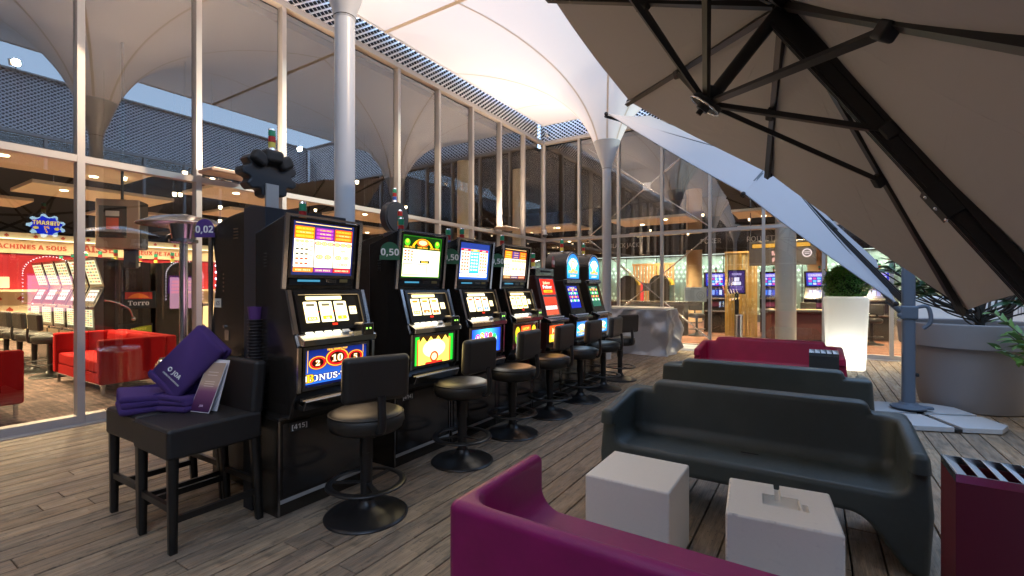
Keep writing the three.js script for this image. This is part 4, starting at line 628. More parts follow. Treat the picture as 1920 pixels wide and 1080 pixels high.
{
  const t = roundMachine('round topped machine marked 435 with a star shaped sign on top', [-3.43, -2.07], '435');
  const star = new THREE.Shape(), N = 64; for (let i = 0; i < N; i++) { const a = (i / N) * 2 * PI, r = 0.88 + 0.12 * Math.tanh(2.2 * Math.cos(9 * a)); star[i ? 'lineTo' : 'moveTo'](Math.cos(a) * 0.21 * r, Math.sin(a) * 0.17 * r); } star.closePath();
  const sg = obj('star_sign', new THREE.ExtrudeGeometry(star, { depth: 0.09, bevelEnabled: true, bevelSize: 0.012, bevelThickness: 0.015, bevelSegments: 2 }).translate(0, 2.28, 0.12), M(0.018, 0.02, 0.025, 0.5), t);
  const g = new THREE.ShapeGeometry(star), u = g.attributes.uv, p = g.attributes.position; for (let i = 0; i < u.count; i++) u.setXY(i, p.getX(i) / 0.42 + 0.5, p.getY(i) / 0.34 + 0.5); obj('sign_face', g.translate(0, 2.28, 0.23), screenMat(starSign, 2.2), sg);
  obj('sign_housing', rb(0.15, 0.1, 0.12, 0, 2.41, 0.1, 0.03), mat.blackMatt, sg); for (const s of [-1, 1]) obj('sign_brace', rb(0.12, 0.1, 0.1, 0, 0, 0, 0.03).rotateZ(s * 0.5).translate(s * 0.1, 2.38, 0.1), mat.blackMatt, sg);
  tower(t, 'yrg', 0, 2.46, 0.1, 0.026, 0.045); badge(t, '0,02', [0.075, 0.035, 0.22], 0.36, 1.83, 0.36, PI / 2 + 0.5);
  const t2 = roundMachine('round topped machine with a black disc sign, behind the flame panel machine', [-3.75, -3.62], null);
  obj('disc_sign', [cy(0.17, 0.17, 0.08, 0, 0, 0, 40), cy(0.15, 0.15, 0.1, 0, 0, 0, 40)].map((q) => q.rotateX(PI / 2).translate(0, 2.16, 0.08)), M(0.02, 0.024, 0.032, 0.4), t2); tower(t2, 'brg', 0, 2.33, 0.08, 0.022, 0.04); tower(t2, 'bogr', 0.24, 1.95, -0.25);
}
{ // stack of cups between the machines
  const t = thing('cup_stack', 'tall stack of purple coin cups between the machines', 'cup stack', [-3.02, 0, -1.66]); const dk = M(0.022, 0.018, 0.02, 0.5), pu = M(0.09, 0.03, 0.16, 0.45);
  for (let i = 0; i < 30; i++) obj('cup', lathe([[0.036, 0], [0.038, 0.012], [0.046, 0.014], [0.046, 0.019], [0.037, 0.02]], 16).translate(0, 0.6 + i * 0.02, 0), dk, t); obj('top_cup', lathe([[0.036, 0], [0.046, 0.08], [0.043, 0.08], [0.034, 0.004], [0.001, 0.004]], 20).translate(0, 1.2, 0), pu, t);
  obj('pedestal', rb(0.1, 0.6, 0.1, 0, 0.3, 0, 0.004), mat.blackMatt, t);
}

// ---------- casino stools ----------
function makeStool(label, m = mat.leather) {
  const t = thing('casino_stool', label, 'stool', [0, 0, 0], 0, 'padded stools in front of the slot machines');
  obj('base', lathe([[0.001, 0.0], [0.25, 0.0], [0.252, 0.008], [0.235, 0.02], [0.16, 0.036], [0.07, 0.055], [0.045, 0.09], [0.045, 0.1]], 40), mat.blackMetal, t);
  obj('post', [cy(0.036, 0.036, 0.3, 0, 0.24, 0, 18), cy(0.045, 0.045, 0.2, 0, 0.45, 0, 4).rotateY(PI / 4)], mat.blackMetal, t); obj('release_knob', rb(0.01, 0.014, 0.012, 0.04, 0.48, 0.02, 0.004), mat.chrome, t);
  const fr = obj('foot_ring', lathe([[0.2, 0.2], [0.235, 0.195], [0.242, 0.2], [0.235, 0.21], [0.2, 0.212], [0.2, 0.2]], 44), mat.blackMetal, t); obj('ring_spokes', [0, 1, 2].map((k) => bx(0.19, 0.008, 0.03, 0.11, 0.204, 0).rotateY(0.5 + (k * 2 * PI) / 3)), mat.blackMetal, fr);
  obj('seat', lathe([[0.001, 0.53], [0.19, 0.53], [0.215, 0.545], [0.228, 0.58], [0.228, 0.61], [0.215, 0.64], [0.18, 0.655], [0.09, 0.65], [0.001, 0.647]], 44), m, t);
  obj('piping', new THREE.TorusGeometry(0.222, 0.005, 6, 44).rotateX(PI / 2).translate(0, 0.632, 0), m, t);
  const b = new RoundedBoxGeometry(0.4, 0.27, 0.07, 5, 0.033), p = b.attributes.position; for (let i = 0; i < p.count; i++) { const xx = p.getX(i); p.setZ(i, p.getZ(i) - 0.7 * xx * xx); } b.computeVertexNormals();
  obj('backrest', b.rotateX(0.06).translate(0, 0.868, 0.2), m, t); // the sitter faces -z
  obj('back_bracket', [tube([V(0, 0.57, 0.16), V(0, 0.565, 0.25), V(0, 0.62, 0.27), V(0, 0.78, 0.262)], 0.016, 16, 8).scale(1.6, 1, 1)], mat.blackMetal, t);
  return t;
}
const stool0 = makeStool('padded black stool in front of the machine marked 415');
stool0.position.set(-2.33, 0, -1.97); stool0.rotation.y = PI / 2 - 0.38;
[[-2.4, -3.0, 0, 'padded black stool in front of the flame panel slot machine'], [-2.44, -3.82, 0.05, 'padded black stool in front of the blue bubble slot machine'], [-2.46, -4.62, 0, 'padded black stool in front of the lucky seven slot machine'], [-2.46, -5.43, -0.05, 'padded black stool in front of the red video poker machine'], [-2.46, -6.19, 0, 'padded black stool in front of the deep blue arch topped machine'], [-2.5, -6.97, -0.5, 'padded black stool at the end of the row, before the draped table']].forEach(([x, z, a, l]) => dup(stool0, [x, 0, z], PI / 2 + a, l));

// ---------- bar chairs with blankets and card ----------
const hide = M(0.015, 0.014, 0.014, 0.45, { bumpMap: bumpRep(5), bumpScale: 0.0012 }), legWood = M(0.01, 0.009, 0.008, 0.35);
function barChair(label, x, z, turn) {
  const t = thing('bar_chair', label, 'chair', [x, 0, z], turn, 'upholstered bar chairs');
  obj('seat', new RoundedBoxGeometry(0.44, 0.165, 0.5, 5, 0.022).translate(0, 0.578, 0), hide, t); obj('seam', [rod(V(-0.219, 0.645, 0.25), V(0.219, 0.645, 0.25), 0.003, 6)], hide, t);
  for (const [sx, sz] of [[-1, 1], [1, 1], [-1, -1], [1, -1]]) obj('leg', between(new THREE.CylinderGeometry(0.031, 0.024, 1, 4).rotateY(PI / 4), V(sx * 0.19, 0, sz * 0.215 - (sz < 0 ? 0.03 : 0)), V(sx * 0.19, 0.5, sz * 0.215)), legWood, t);
  obj('stretcher', bx(0.34, 0.035, 0.022, 0, 0.235, 0.217), legWood, t); obj('stretcher', bx(0.34, 0.035, 0.022, 0, 0.235, -0.229), legWood, t);
  for (const s of [-1, 1]) obj('stretcher', bx(0.022, 0.035, 0.42, s * 0.19, 0.175, -0.005), legWood, t);
  obj('backrest', new RoundedBoxGeometry(0.43, 0.32, 0.075, 5, 0.025).rotateX(-0.08).translate(0, 0.8, -0.235), hide, t);
}
barChair('black upholstered bar chair holding the tented card, beside the machine marked 415', -3.03, -1.34, 0);
barChair('black upholstered bar chair loaded with purple blankets', -3.5, -1.36, 0.02);
const fleece = M(0.075, 0.032, 0.185, 0.95, { bumpMap: bumpRep(9), bumpScale: 0.006, sheen: 0.6, sheenColor: col(0.2, 0.1, 0.4), sheenRoughness: 0.6 });
function blanket(label, w, d, layers, th) { // folded fleece: layers wrap round a fold on -x
  const t = thing('folded_blanket', label, 'blanket', [0, 0, 0], 0, 'purple fleece blankets on the bar chairs');
  const curve = []; const H = layers * th; // outline of the rolled stack
  for (let k = 0; k < layers; k++) {
    const ext = w * (1 - 0.03 * k), g = new RoundedBoxGeometry(ext, th * 1.08, d * (1 - 0.015 * k), 8, th * 0.5), p = g.attributes.position;
    for (let i = 0; i < p.count; i++) { const x = p.getX(i), y = p.getY(i), z = p.getZ(i); const q = x / (w / 2); p.setXYZ(i, x + 0.012 * (noise2(z * 12 + k * 7, y * 20) - 0.5) * 2, y + (k + 0.5) * th + (0.008 + 0.007 * k) * (noise2(x * 15 + k * 3.7, z * 13 + 5) - 0.5) * 2 - 0.03 * Math.pow(Math.abs(q), 3) * (k / layers), z + 0.01 * (noise2(x * 12 + k * 5, 3) - 0.5) * 2); }
    g.computeVertexNormals(); curve.push(toCreasedNormals(g, 1.2));
  }
  const wrap = []; for (let i = 0; i <= 14; i++) { const a = PI / 2 + (i / 14) * PI; wrap.push([-w / 2 + 0.03 + Math.cos(a) * H * 0.52, H / 2 + Math.sin(a) * H * 0.52]); } for (let i = 14; i >= 0; i--) { const a = PI / 2 + (i / 14) * PI; wrap.push([-w / 2 + 0.03 + Math.cos(a) * (H * 0.52 - th * 0.7), H / 2 + Math.sin(a) * (H * 0.52 - th * 0.7)]); }
  obj('folds', curve, fleece, t); obj('outer_fold', extrude(wrap, d * 0.99, 0.008), fleece, t);
  return t;
}
{
  const a = blanket('folded purple fleece blanket lying at the front of the bar chair', 0.36, 0.24, 3, 0.036); a.position.set(-3.5, 0.66, -1.23); a.rotation.y = -0.25;
  const b = blanket('folded purple fleece blanket lying under the leaning one', 0.26, 0.22, 3, 0.034); b.position.set(-3.27, 0.66, -1.36); b.rotation.y = 0.3;
  const c = blanket('folded purple fleece blanket with a white logo leaning upright on the chair back', 0.4, 0.27, 3, 0.035); c.position.set(-3.52, 0.735, -1.36); c.rotation.set(0, 0, 0);
  c.quaternion.setFromRotationMatrix(new THREE.Matrix4().makeBasis(V(0.42, 0.72, -0.55).normalize(), V(-0.35, 0.62, 0.7).normalize(), V(0.42, 0.72, -0.55).normalize().cross(V(-0.35, 0.62, 0.7).normalize()).normalize()));
  { const x = V(0.2, 0.36, -0.22).normalize(), y = V(0.5, 0.3, 0.75); y.sub(x.clone().multiplyScalar(y.dot(x))).normalize(); const z = x.clone().cross(y); c.quaternion.setFromRotationMatrix(new THREE.Matrix4().makeBasis(x, y, z)); c.position.set(-3.3, 0.93, -1.44);
    const lw = M(0.75, 0.75, 0.8, 0.9), T = (g, dx, dz) => g.rotateZ(-PI / 2 * 0).rotateX(-PI / 2).rotateY(-PI / 2).translate(dx, 0.112, dz);
    const lg = obj('logo', [T(text('JOA', 0.026, 0.002), -0.1, 0.03), T(text('CASINO DE MONTROND', 0.0095, 0.002, fontR), -0.13, 0.02)], lw, c); obj('logo_mark', T(new THREE.TorusGeometry(0.011, 0.004, 6, 12), -0.089, -0.028), lw, lg); }
  const k = thing('tent_card', 'purple and copper tented card standing on the black bar chair', 'card', [-3.075, 0.662, -1.4], 0.26);
  const art = ctex(128, 256, (c2, w, h) => { const g = c2.createLinearGradient(0, 0, 0, h); g.addColorStop(0, '#a8907e'); g.addColorStop(0.45, '#b79a86'); g.addColorStop(0.6, '#7a4a6a'); g.addColorStop(1, '#3a1640'); c2.fillStyle = g; c2.fillRect(0, 0, w, h); c2.fillStyle = 'rgba(255,240,225,.6)'; for (const y of [50, 66, 100, 112, 124]) c2.fillRect(30, y, 68, 3); word(c2, 'JOA', w / 2, 226, 14, '#e8d8e8'); });
  for (const s of [1, -1]) { const m = new THREE.Matrix4().makeTranslation(0, s > 0 ? 0.142 : 0.148, s > 0 ? -0.01 : -0.045).multiply(new THREE.Matrix4().makeRotationX(s > 0 ? -0.42 : -0.3)), f = obj('card_leaf', bx(0.155, 0.305, 0.002).applyMatrix4(m), M(0.7, 0.66, 0.68, 0.4), k); obj('print', plane(0.147, 0.297).rotateY(s < 0 ? PI : 0).translate(0, 0, s * 0.0025).applyMatrix4(m), printMat(art, 0.35), f); }
}

// ---------- heater, fixtures, draped table, bollard ----------
{
  const t = thing('patio_heater', 'stainless mushroom patio heater beside the glass, behind the bar chairs', 'heater', [-5.55, 0, -2.3]);
  obj('reflector', lathe([[0.001, 2.17], [0.06, 2.165], [0.28, 2.12], [0.4, 2.06], [0.405, 2.05], [0.39, 2.055], [0.1, 2.1], [0.001, 2.11]], 48), mat.steel, t);
  obj('burner', [cy(0.1, 0.13, 0.16, 0, 1.98, 0, 24), cy(0.13, 0.13, 0.03, 0, 1.89, 0, 24)], mat.darkChrome, t); obj('post', cy(0.038, 0.038, 1.2, 0, 1.28, 0, 18), mat.steel, t);
  obj('gas_housing', lathe([[0.001, 0], [0.25, 0], [0.255, 0.02], [0.24, 0.05], [0.24, 0.62], [0.2, 0.68], [0.05, 0.69]], 32), mat.steel, t);
  const c = thing('dome_camera', 'small white dome camera on the corner post', 'camera', [GX + 0.12, 2.86, GZ + 0.14]);
  obj('mount', [cy(0.05, 0.06, 0.09, 0, 0.09, 0, 20), bx(0.1, 0.04, 0.1, -0.04, 0.14, -0.04)], mat.white, c); obj('dome', new THREE.SphereGeometry(0.065, 20, 14), M(0.1, 0.1, 0.1, 0.12), c); obj('ring', new THREE.TorusGeometry(0.064, 0.013, 8, 24).rotateX(PI / 2).translate(0, 0.03, 0), mat.white, c);
  const b = thing('ash_post', 'brushed steel ash post by the glass doors', 'ash post', [-1.35, 0, -11.15]); obj('tube', cy(0.075, 0.075, 0.8, 0, 0.41, 0, 28), mat.steel, b); obj('cap', lathe([[0.001, 0.83], [0.07, 0.83], [0.08, 0.82], [0.08, 0.805], [0.05, 0.8]], 28), mat.chrome, b); obj('foot', cy(0.11, 0.11, 0.012, 0, 0.006, 0, 28), mat.steel, b);
}
{ // table under a silver tarpaulin
  const t = thing('draped_table', 'long table draped in a shiny silver grey tarpaulin by the glass', 'table', [-3.55, 0, -10.25], 0);
  const hw = 1.0, hd = 0.45, H = 0.94, P = [], per = 4 * (hw + hd), N = 220, Mv = 34;
  const edge = (s) => { s = ((s % per) + per) % per; if (s < 2 * hw) return [-hw + s, hd, 0, 1]; s -= 2 * hw; if (s < 2 * hd) return [hw, hd - s, 1, 0]; s -= 2 * hd; if (s < 2 * hw) return [hw - s, -hd, 0, -1]; s -= 2 * hw; return [-hw, -hd + s, -1, 0]; };
  const pos = [], idx = [], uv = [];
  for (let i = 0; i <= N; i++) {
    const s = (i / N) * per, [x, z, nx, nz] = edge(s), e2 = edge(s + 0.03), e1 = edge(s - 0.03), an = V(e1[2] + e2[2] + nx, 0, e1[3] + e2[3] + nz).normalize();
    for (let j = 0; j <= Mv; j++) {
      const f = j / Mv, sw = (i / N) * 26, fold = 0.1 * Math.pow(f, 0.7) * (noise2(sw * 0.7 + 2.4 * f, 2.6 * f + 7) - 0.35) * 2 + 0.05 * f * Math.sin(sw * 1.9 + 5 * f) + 0.05 * (noise2(sw * 0.8 - 3.4 * f, 5) - 0.5) + 0.07 * Math.exp(-Math.pow((noise2(sw * 0.5 + 2.4 * f, 11) - 0.5) * 10, 2)) + 0.05 * Math.exp(-Math.pow((noise2(sw * 0.6 - 2.1 * f, 31) - 0.5) * 12, 2)) + 0.02 * (noise2(sw * 3 + 5 * f, f * 6) - 0.5);
      const k = Math.max(-0.005, fold) + 0.015; pos.push(x + an.x * k, Math.max(0.006, H * (1 - f) + (f > 0.97 ? 0.01 * noise2(sw * 2, 1) : 0)), z + an.z * k); uv.push(s, f * H);
    }
  }
  for (let i = 0; i < N; i++) for (let j = 0; j < Mv; j++) { const a = i * (Mv + 1) + j, b = a + Mv + 1; idx.push(a, a + 1, b, b, a + 1, b + 1); }
  const g = new THREE.BufferGeometry(); g.setAttribute('position', new THREE.Float32BufferAttribute(pos, 3)); g.setAttribute('uv', new THREE.Float32BufferAttribute(uv, 2)); g.setIndex(idx); g.computeVertexNormals();
  const crumple = dataTex(256, 256, (x, y) => { let v = 0; for (const [s, a] of [[40, 0.6], [17, 0.3], [7, 0.1]]) v += a * Math.abs(noise2(x / s + 0.6 * noise2(y / 20, x / 30) * 3, y / (s * 1.4)) - 0.5) * 2; return [v, v, v]; }, false);
  const tarp = M(0.4, 0.43, 0.48, 0.34, { metalness: 0.3, bumpMap: crumple, bumpScale: 0.004, side: THREE.DoubleSide });
  obj('tarpaulin_skirt', g, tarp, t); obj('tarpaulin_top', rb(2 * hw + 0.03, 0.02, 2 * hd + 0.03, 0, H, 0, 0.008), tarp, t); obj('table_top', rb(2 * hw - 0.1, 0.03, 2 * hd - 0.06, 0, H + 0.026, -0.02, 0.006), M(0.7, 0.64, 0.56, 0.5), t);
  for (const [sx, sz] of [[1, 1], [1, -1], [-1, 1], [-1, -1]]) obj('leg', rod(V(sx * 0.85, 0, sz * 0.33), V(sx * 0.85, H - 0.02, sz * 0.33), 0.02), mat.steel, t);
}

for (const [l, pts] of [['black power cable lying along the stands behind the stools', [[-2.68, -3.9], [-2.6, -4.3], [-2.66, -4.8], [-2.58, -5.2], [-2.67, -5.6]]], ['black power cable curling from the end of the machine row', [[-2.7, -6.0], [-2.6, -6.4], [-2.63, -6.9], [-2.8, -7.2], [-3.1, -7.25]]]]) tag(obj('power_cable', tube(pts.map(([x, z]) => V(x, 0.007, z)), 0.006, 48, 6), mat.blackMatt), l, 'cable', 'cables on the deck');

// ---------- gaming rooms behind the glass ----------
const carpet = new THREE.MeshStandardMaterial({ roughness: 0.95, map: dataTex(512, 512, (x, y) => { const a = noise2(x / 60, y / 5, 0), b = noise2(x / 3, y / 3), c = noise2(x / 24, y / 24); const v = 0.3 + 0.2 * (a - 0.5) + 0.14 * (b - 0.5) + 0.12 * (c - 0.5); return [v * 1.15, v * 0.92, v * 0.84]; }) });
const carpet2 = new THREE.MeshStandardMaterial({ roughness: 0.9, map: dataTex(512, 512, (x, y) => { const a = noise2(x / 70, y / 6), b = noise2(x / 3, y / 3), c = noise2(x / 30, y / 20); const v = 0.32 + 0.22 * (a - 0.5) + 0.14 * (b - 0.5) + 0.1 * (c - 0.5); return [v * 1.25, v * 0.8, v * 0.58]; }) });
const floorUv = (g, s) => { const p = g.attributes.position, u = g.attributes.uv; for (let i = 0; i < p.count; i++) u.setXY(i, p.getX(i) / s, p.getZ(i) / s); return g; };
const XB = -18.2, ZB = -21.8, XR = 8.5, ZR = 9, CE = 5.34;
struct('gaming_room_floor', floorUv(bx(GX - 0.07 - XB, 0.06, ZR - ZB, (GX - 0.07 + XB) / 2, -0.032, (ZR + ZB) / 2), 2.4), carpet);
struct('gaming_room_floor', floorUv(bx(XR - GX, 0.06, GZ - 0.07 - ZB, (XR + GX) / 2, -0.032, (GZ - 0.07 + ZB) / 2), 2.4), carpet2);
struct('gaming_room_floor', bx(XR - EX - 0.12, 0.06, ZR - GZ, (XR + EX + 0.12) / 2, -0.032, (ZR + GZ) / 2), carpet);
struct('ceiling', bx(GX - 0.3 - XB, 0.1, ZR - ZB, (GX - 0.3 + XB) / 2, CE + 0.05, (ZR + ZB) / 2), mat.darkCeil);
struct('ceiling', bx(XR - GX + 0.3, 0.1, GZ - 0.3 - ZB, (XR + GX - 0.3) / 2, CE + 0.05, (GZ - 0.3 + ZB) / 2), mat.darkCeil);
struct('ceiling', bx(XR - EX - 0.35, 0.1, ZR - GZ + 0.3, (XR + EX + 0.35) / 2, CE + 0.05, (ZR + GZ - 0.3) / 2), mat.darkCeil);
struct('ceiling', bx(EX - GX + 0.6, 0.1, ZR - zS - 0.3, (EX + GX) / 2, CE + 0.05, (ZR + zS + 0.3) / 2), mat.darkCeil);
struct('outer_wall', bx(0.2, CE, ZR - ZB, XB - 0.1, CE / 2, (ZR + ZB) / 2), M(0.03, 0.026, 0.022, 0.9));
struct('outer_wall', bx(XR - XB + 0.4, CE, 0.2, (XR + XB) / 2, CE / 2, ZB - 0.1), M(0.03, 0.026, 0.022, 0.9));
struct('outer_wall', bx(0.2, CE, ZR - ZB, XR + 0.1, CE / 2, (ZR + ZB) / 2), M(0.07, 0.06, 0.05, 0.9));
struct('outer_wall', bx(XR - XB + 0.4, CE, 0.2, (XR + XB) / 2, CE / 2, ZR + 0.1), M(0.07, 0.06, 0.05, 0.9));
{ // red wall with frieze and lettering
  const t = thing('red_wall', 'red back wall with a cream frieze of red lettering', 'wall', [XB, 0, 0]), cream = M(0.72, 0.6, 0.4, 0.7), red = M(0.42, 0.015, 0.03, 0.55), ink = M(0.45, 0.06, 0.03, 0.6);
  for (let i = 0; i < 9; i++) { const z = 1.2 - i * 1.6; obj('red_panel', bx(0.03, 1.0, 1.59, 0.03, 1.82, z), red, t); }
  obj('dado', bx(0.04, 1.3, 14.6, 0.03, 0.66, -5.2), cream, t); obj('counter', bx(0.5, 0.06, 14.4, 0.25, 1.33, -5.2), cream, t);
  obj('frieze', bx(0.1, 0.36, 14.6, 0.05, 2.52, -5.2), cream, t); obj('cornice', bx(0.45, 0.16, 14.6, 0.22, 2.79, -5.2), M(0.78, 0.7, 0.52, 0.7), t);
  for (const [s, z, h] of [['MACHINES A SOUS', -3.75, 0.125], ['CAISSE', -5.15, 0.2], ['JEUX DE TABLES', -6.85, 0.125]]) obj('lettering', text(s, h, 0.02).rotateY(PI / 2).translate(0.1, 2.46, z), ink, t);
  const suit = (x, y, z, s) => { const sh = new THREE.Shape(); sh.moveTo(0, 0.5); sh.bezierCurveTo(0.15, 0.2, 0.5, 0.1, 0.45, -0.15); sh.bezierCurveTo(0.4, -0.35, 0.15, -0.3, 0.06, -0.2); sh.lineTo(0.14, -0.45); sh.lineTo(-0.14, -0.45); sh.lineTo(-0.06, -0.2); sh.bezierCurveTo(-0.15, -0.3, -0.4, -0.35, -0.45, -0.15); sh.bezierCurveTo(-0.5, 0.1, -0.15, 0.2, 0, 0.5); return new THREE.ExtrudeGeometry(sh, { depth: 0.01, bevelEnabled: false, curveSegments: 5 }).scale(s, s, 1).rotateY(PI / 2).translate(x, y, z); };
  for (let i = 0; i < 22; i++) obj('suit_motif', suit(0.445, 2.79, 0.6 - i * 0.55, 0.1), ink, t);
  for (let j = 0; j < 4; j++) for (let i = 0; i < 20; i++) obj('suit_motif', suit(0.051, 0.22 + j * 0.3, 0.4 - i * 0.42 - (j % 2) * 0.21, 0.15), ink, t);
  for (const [z, w, h, y] of [[-3.2, 0.35, 0.3, 1.55], [-6.9, 0.4, 0.3, 2.05], [-6.9, 0.4, 0.55, 1.5]]) obj('notice', bx(0.01, h, w, 0.06, y, z), M(0.78, 0.74, 0.66, 0.6), t);
  obj('cornice_lamp', bx(0.12, 0.02, 14.4, 0.5, 2.7, -5.2), E(1, 0.78, 0.45, 2.2), t); 
  for (let i = 0; i < 4; i++) { const l = new THREE.RectAreaLight(col(1, 0.76, 0.45), 17, 3.4, 0.12); l.position.set(0.5, 2.68, 0.2 - i * 3.6); l.rotation.set(-PI / 2, 0, PI / 2); t.add(l); }
}
function raft(x, z, lx, lz, y, label) {
  const t = thing('ceiling_raft', label, 'ceiling raft', [x, y, z], 0, 'ceiling rafts hung in the gaming rooms');
  obj('board', rb(lx, 0.07, lz, 0, 0.035, 0, 0.008), mat.raft, t); obj('hanger', [[-1, -1], [1, 1]].map(([a, b]) => rod(V(a * lx * 0.35, 0.07, b * lz * 0.35), V(a * lx * 0.35, CE - y, b * lz * 0.35), 0.006, 6)), mat.darkChrome, t);
  for (const s of [-1, 1]) {
    obj('downlight', cy(0.06, 0.06, 0.012, s * lx * 0.2, -0.007, s * lz * 0.26, 18), mat.downlight, t);
    const l = new THREE.SpotLight(col(1, 0.74, 0.42), 64, 0, 1.2, 0.5, 2); l.position.set(s * lx * 0.2, -0.02, s * lz * 0.26); l.target.position.set(s * lx * 0.2, -3, s * lz * 0.26); l.castShadow = true; l.shadow.radius = 3; t.add(l, l.target);
  }
}
for (const [x, zs] of [[-10.3, [0.9, -2.4, -5.7, -9.0]], [-12.9, [-0.4, -3.7, -7.2, -10.6]], [-15.6, [-2.0, -5.6, -9.2]]]) for (const z of zs) raft(x, z, 1.5, 2.3, 3.35, 'cream ceiling raft with downlights in the red walled room');
for (const [z, xs] of [[-14.0, [-7.4, -4.0, -0.7, 2.8]], [-17.6, [-8.2, -4.6, -1.0, 3.0]]]) for (const x of xs) raft(x, z, 2.2, 1.4, 3.35, 'cream ceiling raft with downlights in the green walled room');
for (const z of [-8.5, -3.0]) raft(6.6, z, 1.5, 2.3, 3.35, 'cream ceiling raft with downlights behind the glass opposite the slot machines');
function spotLamp(x, y, z, m, label, group) { const t = thing('ceiling_spot_lamp', label, 'lamp', [x, y, z], 0, group); obj('lamp_head', cy(0.03, 0.04, 0.07, 0, 0, 0, 12), m, t); obj('stem', rod(V(0, 0.03, 0), V(0, CE - y, 0), 0.006, 6), mat.blackMatt, t); }
// bare bulbs scattered on the dark ceiling of the green room
for (let i = 0; i < 26; i++) spotLamp(rr(-7, 4), rr(2.95, 3.9), rr(-14.5, -20.5), E(1, 0.75, 0.45, 3), 'small warm spot lamp under the dark ceiling of the green walled room', 'small spot lamps under the dark ceiling');
for (let i = 0; i < 16; i++) spotLamp(rr(-13, -8), rr(3.0, 3.9), rr(-3, -11.5), E(1, 0.75, 0.45, 7), 'small warm spot lamp under the dark ceiling of the red walled room', 'small spot lamps under the dark ceiling');
// interior columns
for (const [x, z, r, m, l] of [[-4.05, -19.9, 0.3, M(0.5, 0.35, 0.2, 0.7), 'tan round column before the green patterned wall'], [0.1, -19.9, 0.3, M(0.5, 0.35, 0.2, 0.7), 'tan round column beyond the hanging sign'], [-0.55, -12.6, 0.215, M(0.46, 0.47, 0.45, 0.6), 'grey round column close behind the glass, by the hanging sign'], [-9.2, -11.6, 0.22, M(0.55, 0.5, 0.36, 0.6), 'cream round column beyond the corner of the glass'], [-8.3, -13.4, 0.22, M(0.55, 0.5, 0.36, 0.6), 'cream round column farther beyond the corner of the glass']]) { const c = thing('round_column', l, 'column', [x, 0, z]); obj('shaft', cy(r, r, CE, 0, CE / 2, 0, 28), m, c); obj('base_ring', cy(r + 0.02, r + 0.02, 0.06, 0, 0.03, 0, 28), mat.darkChrome, c); }
{ // green wall of patterned panels
  const art = dataTex(512, 512, (x, y) => { const u = x / 512 * 7, v = y / 512 * 14, row = Math.floor(v), cx = u + (row % 2) * 0.5, fx = cx - Math.floor(cx) - 0.5, fy = v - row - 0.5, on = noise2(Math.floor(cx) / 2.6 + 3, row / 3.2) , d = Math.abs(fx) * 1.15 + Math.abs(fy) - (fy > 0 ? 0 : 0.06); const heart = d < 0.36, n = noise2(x / 3, y / 3) * 0.08; const g = on > 0.36 && heart; const base = noise2(x / 70, y / 110); return g ? [0.8 + n, 0.9 + n, 0.84 + n] : [0.42 + 0.2 * base + n, 0.5 + 0.18 * base + n, 0.44 + 0.18 * base + n]; });
  const t = thing('green_wall', 'pale green back wall of tall panels patterned with card suits', 'wall', [0, 0, ZB]), mt = new THREE.MeshStandardMaterial({ map: art, roughness: 0.35 });
  for (let i = 0; i < 11; i++) obj('wall_panel', bx(1.38, 2.75, 0.03, -8.2 + i * 1.42, 1.42, 0.06), mt, t);
  obj('skirting', bx(16, 0.3, 0.05, -1.1, 0.15, 0.09), M(0.05, 0.05, 0.06, 0.6), t);
  obj('bulkhead', bx(16, 0.9, 0.6, -1.1, 3.28, 0.3), M(0.028, 0.023, 0.02, 0.9), t);
  obj('cove_lamp', bx(15.8, 0.02, 0.1, -1.1, 2.82, 0.55), E(0.9, 1, 0.9, 0.9), t);
  for (let i = 0; i < 4; i++) { const l = new THREE.RectAreaLight(col(0.95, 1, 0.9), 42, 3.8, 0.12); l.position.set(-6.9 + i * 3.9, 2.8, 0.55); l.rotation.x = -PI / 2; t.add(l); }
  const b = thing('bulkhead_sign', 'dark hanging bulkhead with grey lettering in the green walled room', 'sign', [0, 0, -17.2]); obj('board', bx(12, 0.55, 0.08, -1.5, 3.0, 0), M(0.03, 0.025, 0.022, 0.85), b);
  for (const [s, x] of [['BLACK JACK', -6.0], ['POKER', -2.95], ['ROULETTE', -1.35]]) obj('lettering', text(s, 0.16, 0.02, fontR).translate(x, 2.92, 0.04), M(0.5, 0.48, 0.45, 0.5), b);
}
// red sofas behind the glass
function redSofa(label, [x, z], turn) {
  const t = thing('red_sofa', label, 'sofa', [x, 0, z], turn), m = M(0.34, 0.006, 0.006, 0.9, { specularIntensity: 0.3, bumpMap: bumpRep(12), bumpScale: 0.001 });
  obj('backrest', rb(1.9, 0.58, 0.13, 0, 0.44, -0.37, 0.03, 4), m, t); for (const s of [-1, 1]) obj('armrest', rb(0.12, 0.58, 0.74, s * 0.89, 0.44, 0.065, 0.03, 4), m, t);
  for (const s of [-1, 1]) { obj('seat_cushion', rb(0.825, 0.16, 0.7, s * 0.415, 0.36, 0.05, 0.03, 4), m, t); obj('back_cushion', rb(0.8, 0.3, 0.14, s * 0.415, 0.58, -0.23, 0.05, 4), m, t); }
  obj('seat_base', bx(1.66, 0.13, 0.7, 0, 0.21, 0.05), m, t); obj('frame', [bx(1.86, 0.02, 0.03, 0, 0.14, 0.38), bx(1.86, 0.02, 0.03, 0, 0.14, -0.38)], mat.steel, t);
  for (const [a, b] of [[-1, -1], [-1, 1], [1, -1], [1, 1]]) obj('leg', bx(0.035, 0.14, 0.035, a * 0.88, 0.07, b * 0.38), mat.steel, t);
}
redSofa('red upholstered sofa on steel legs, the one nearest the black machine marked 507', [-8.62, -2.66], 0);
redSofa('red upholstered sofa on steel legs, facing the other red sofa', [-8.15, -1.02], PI);
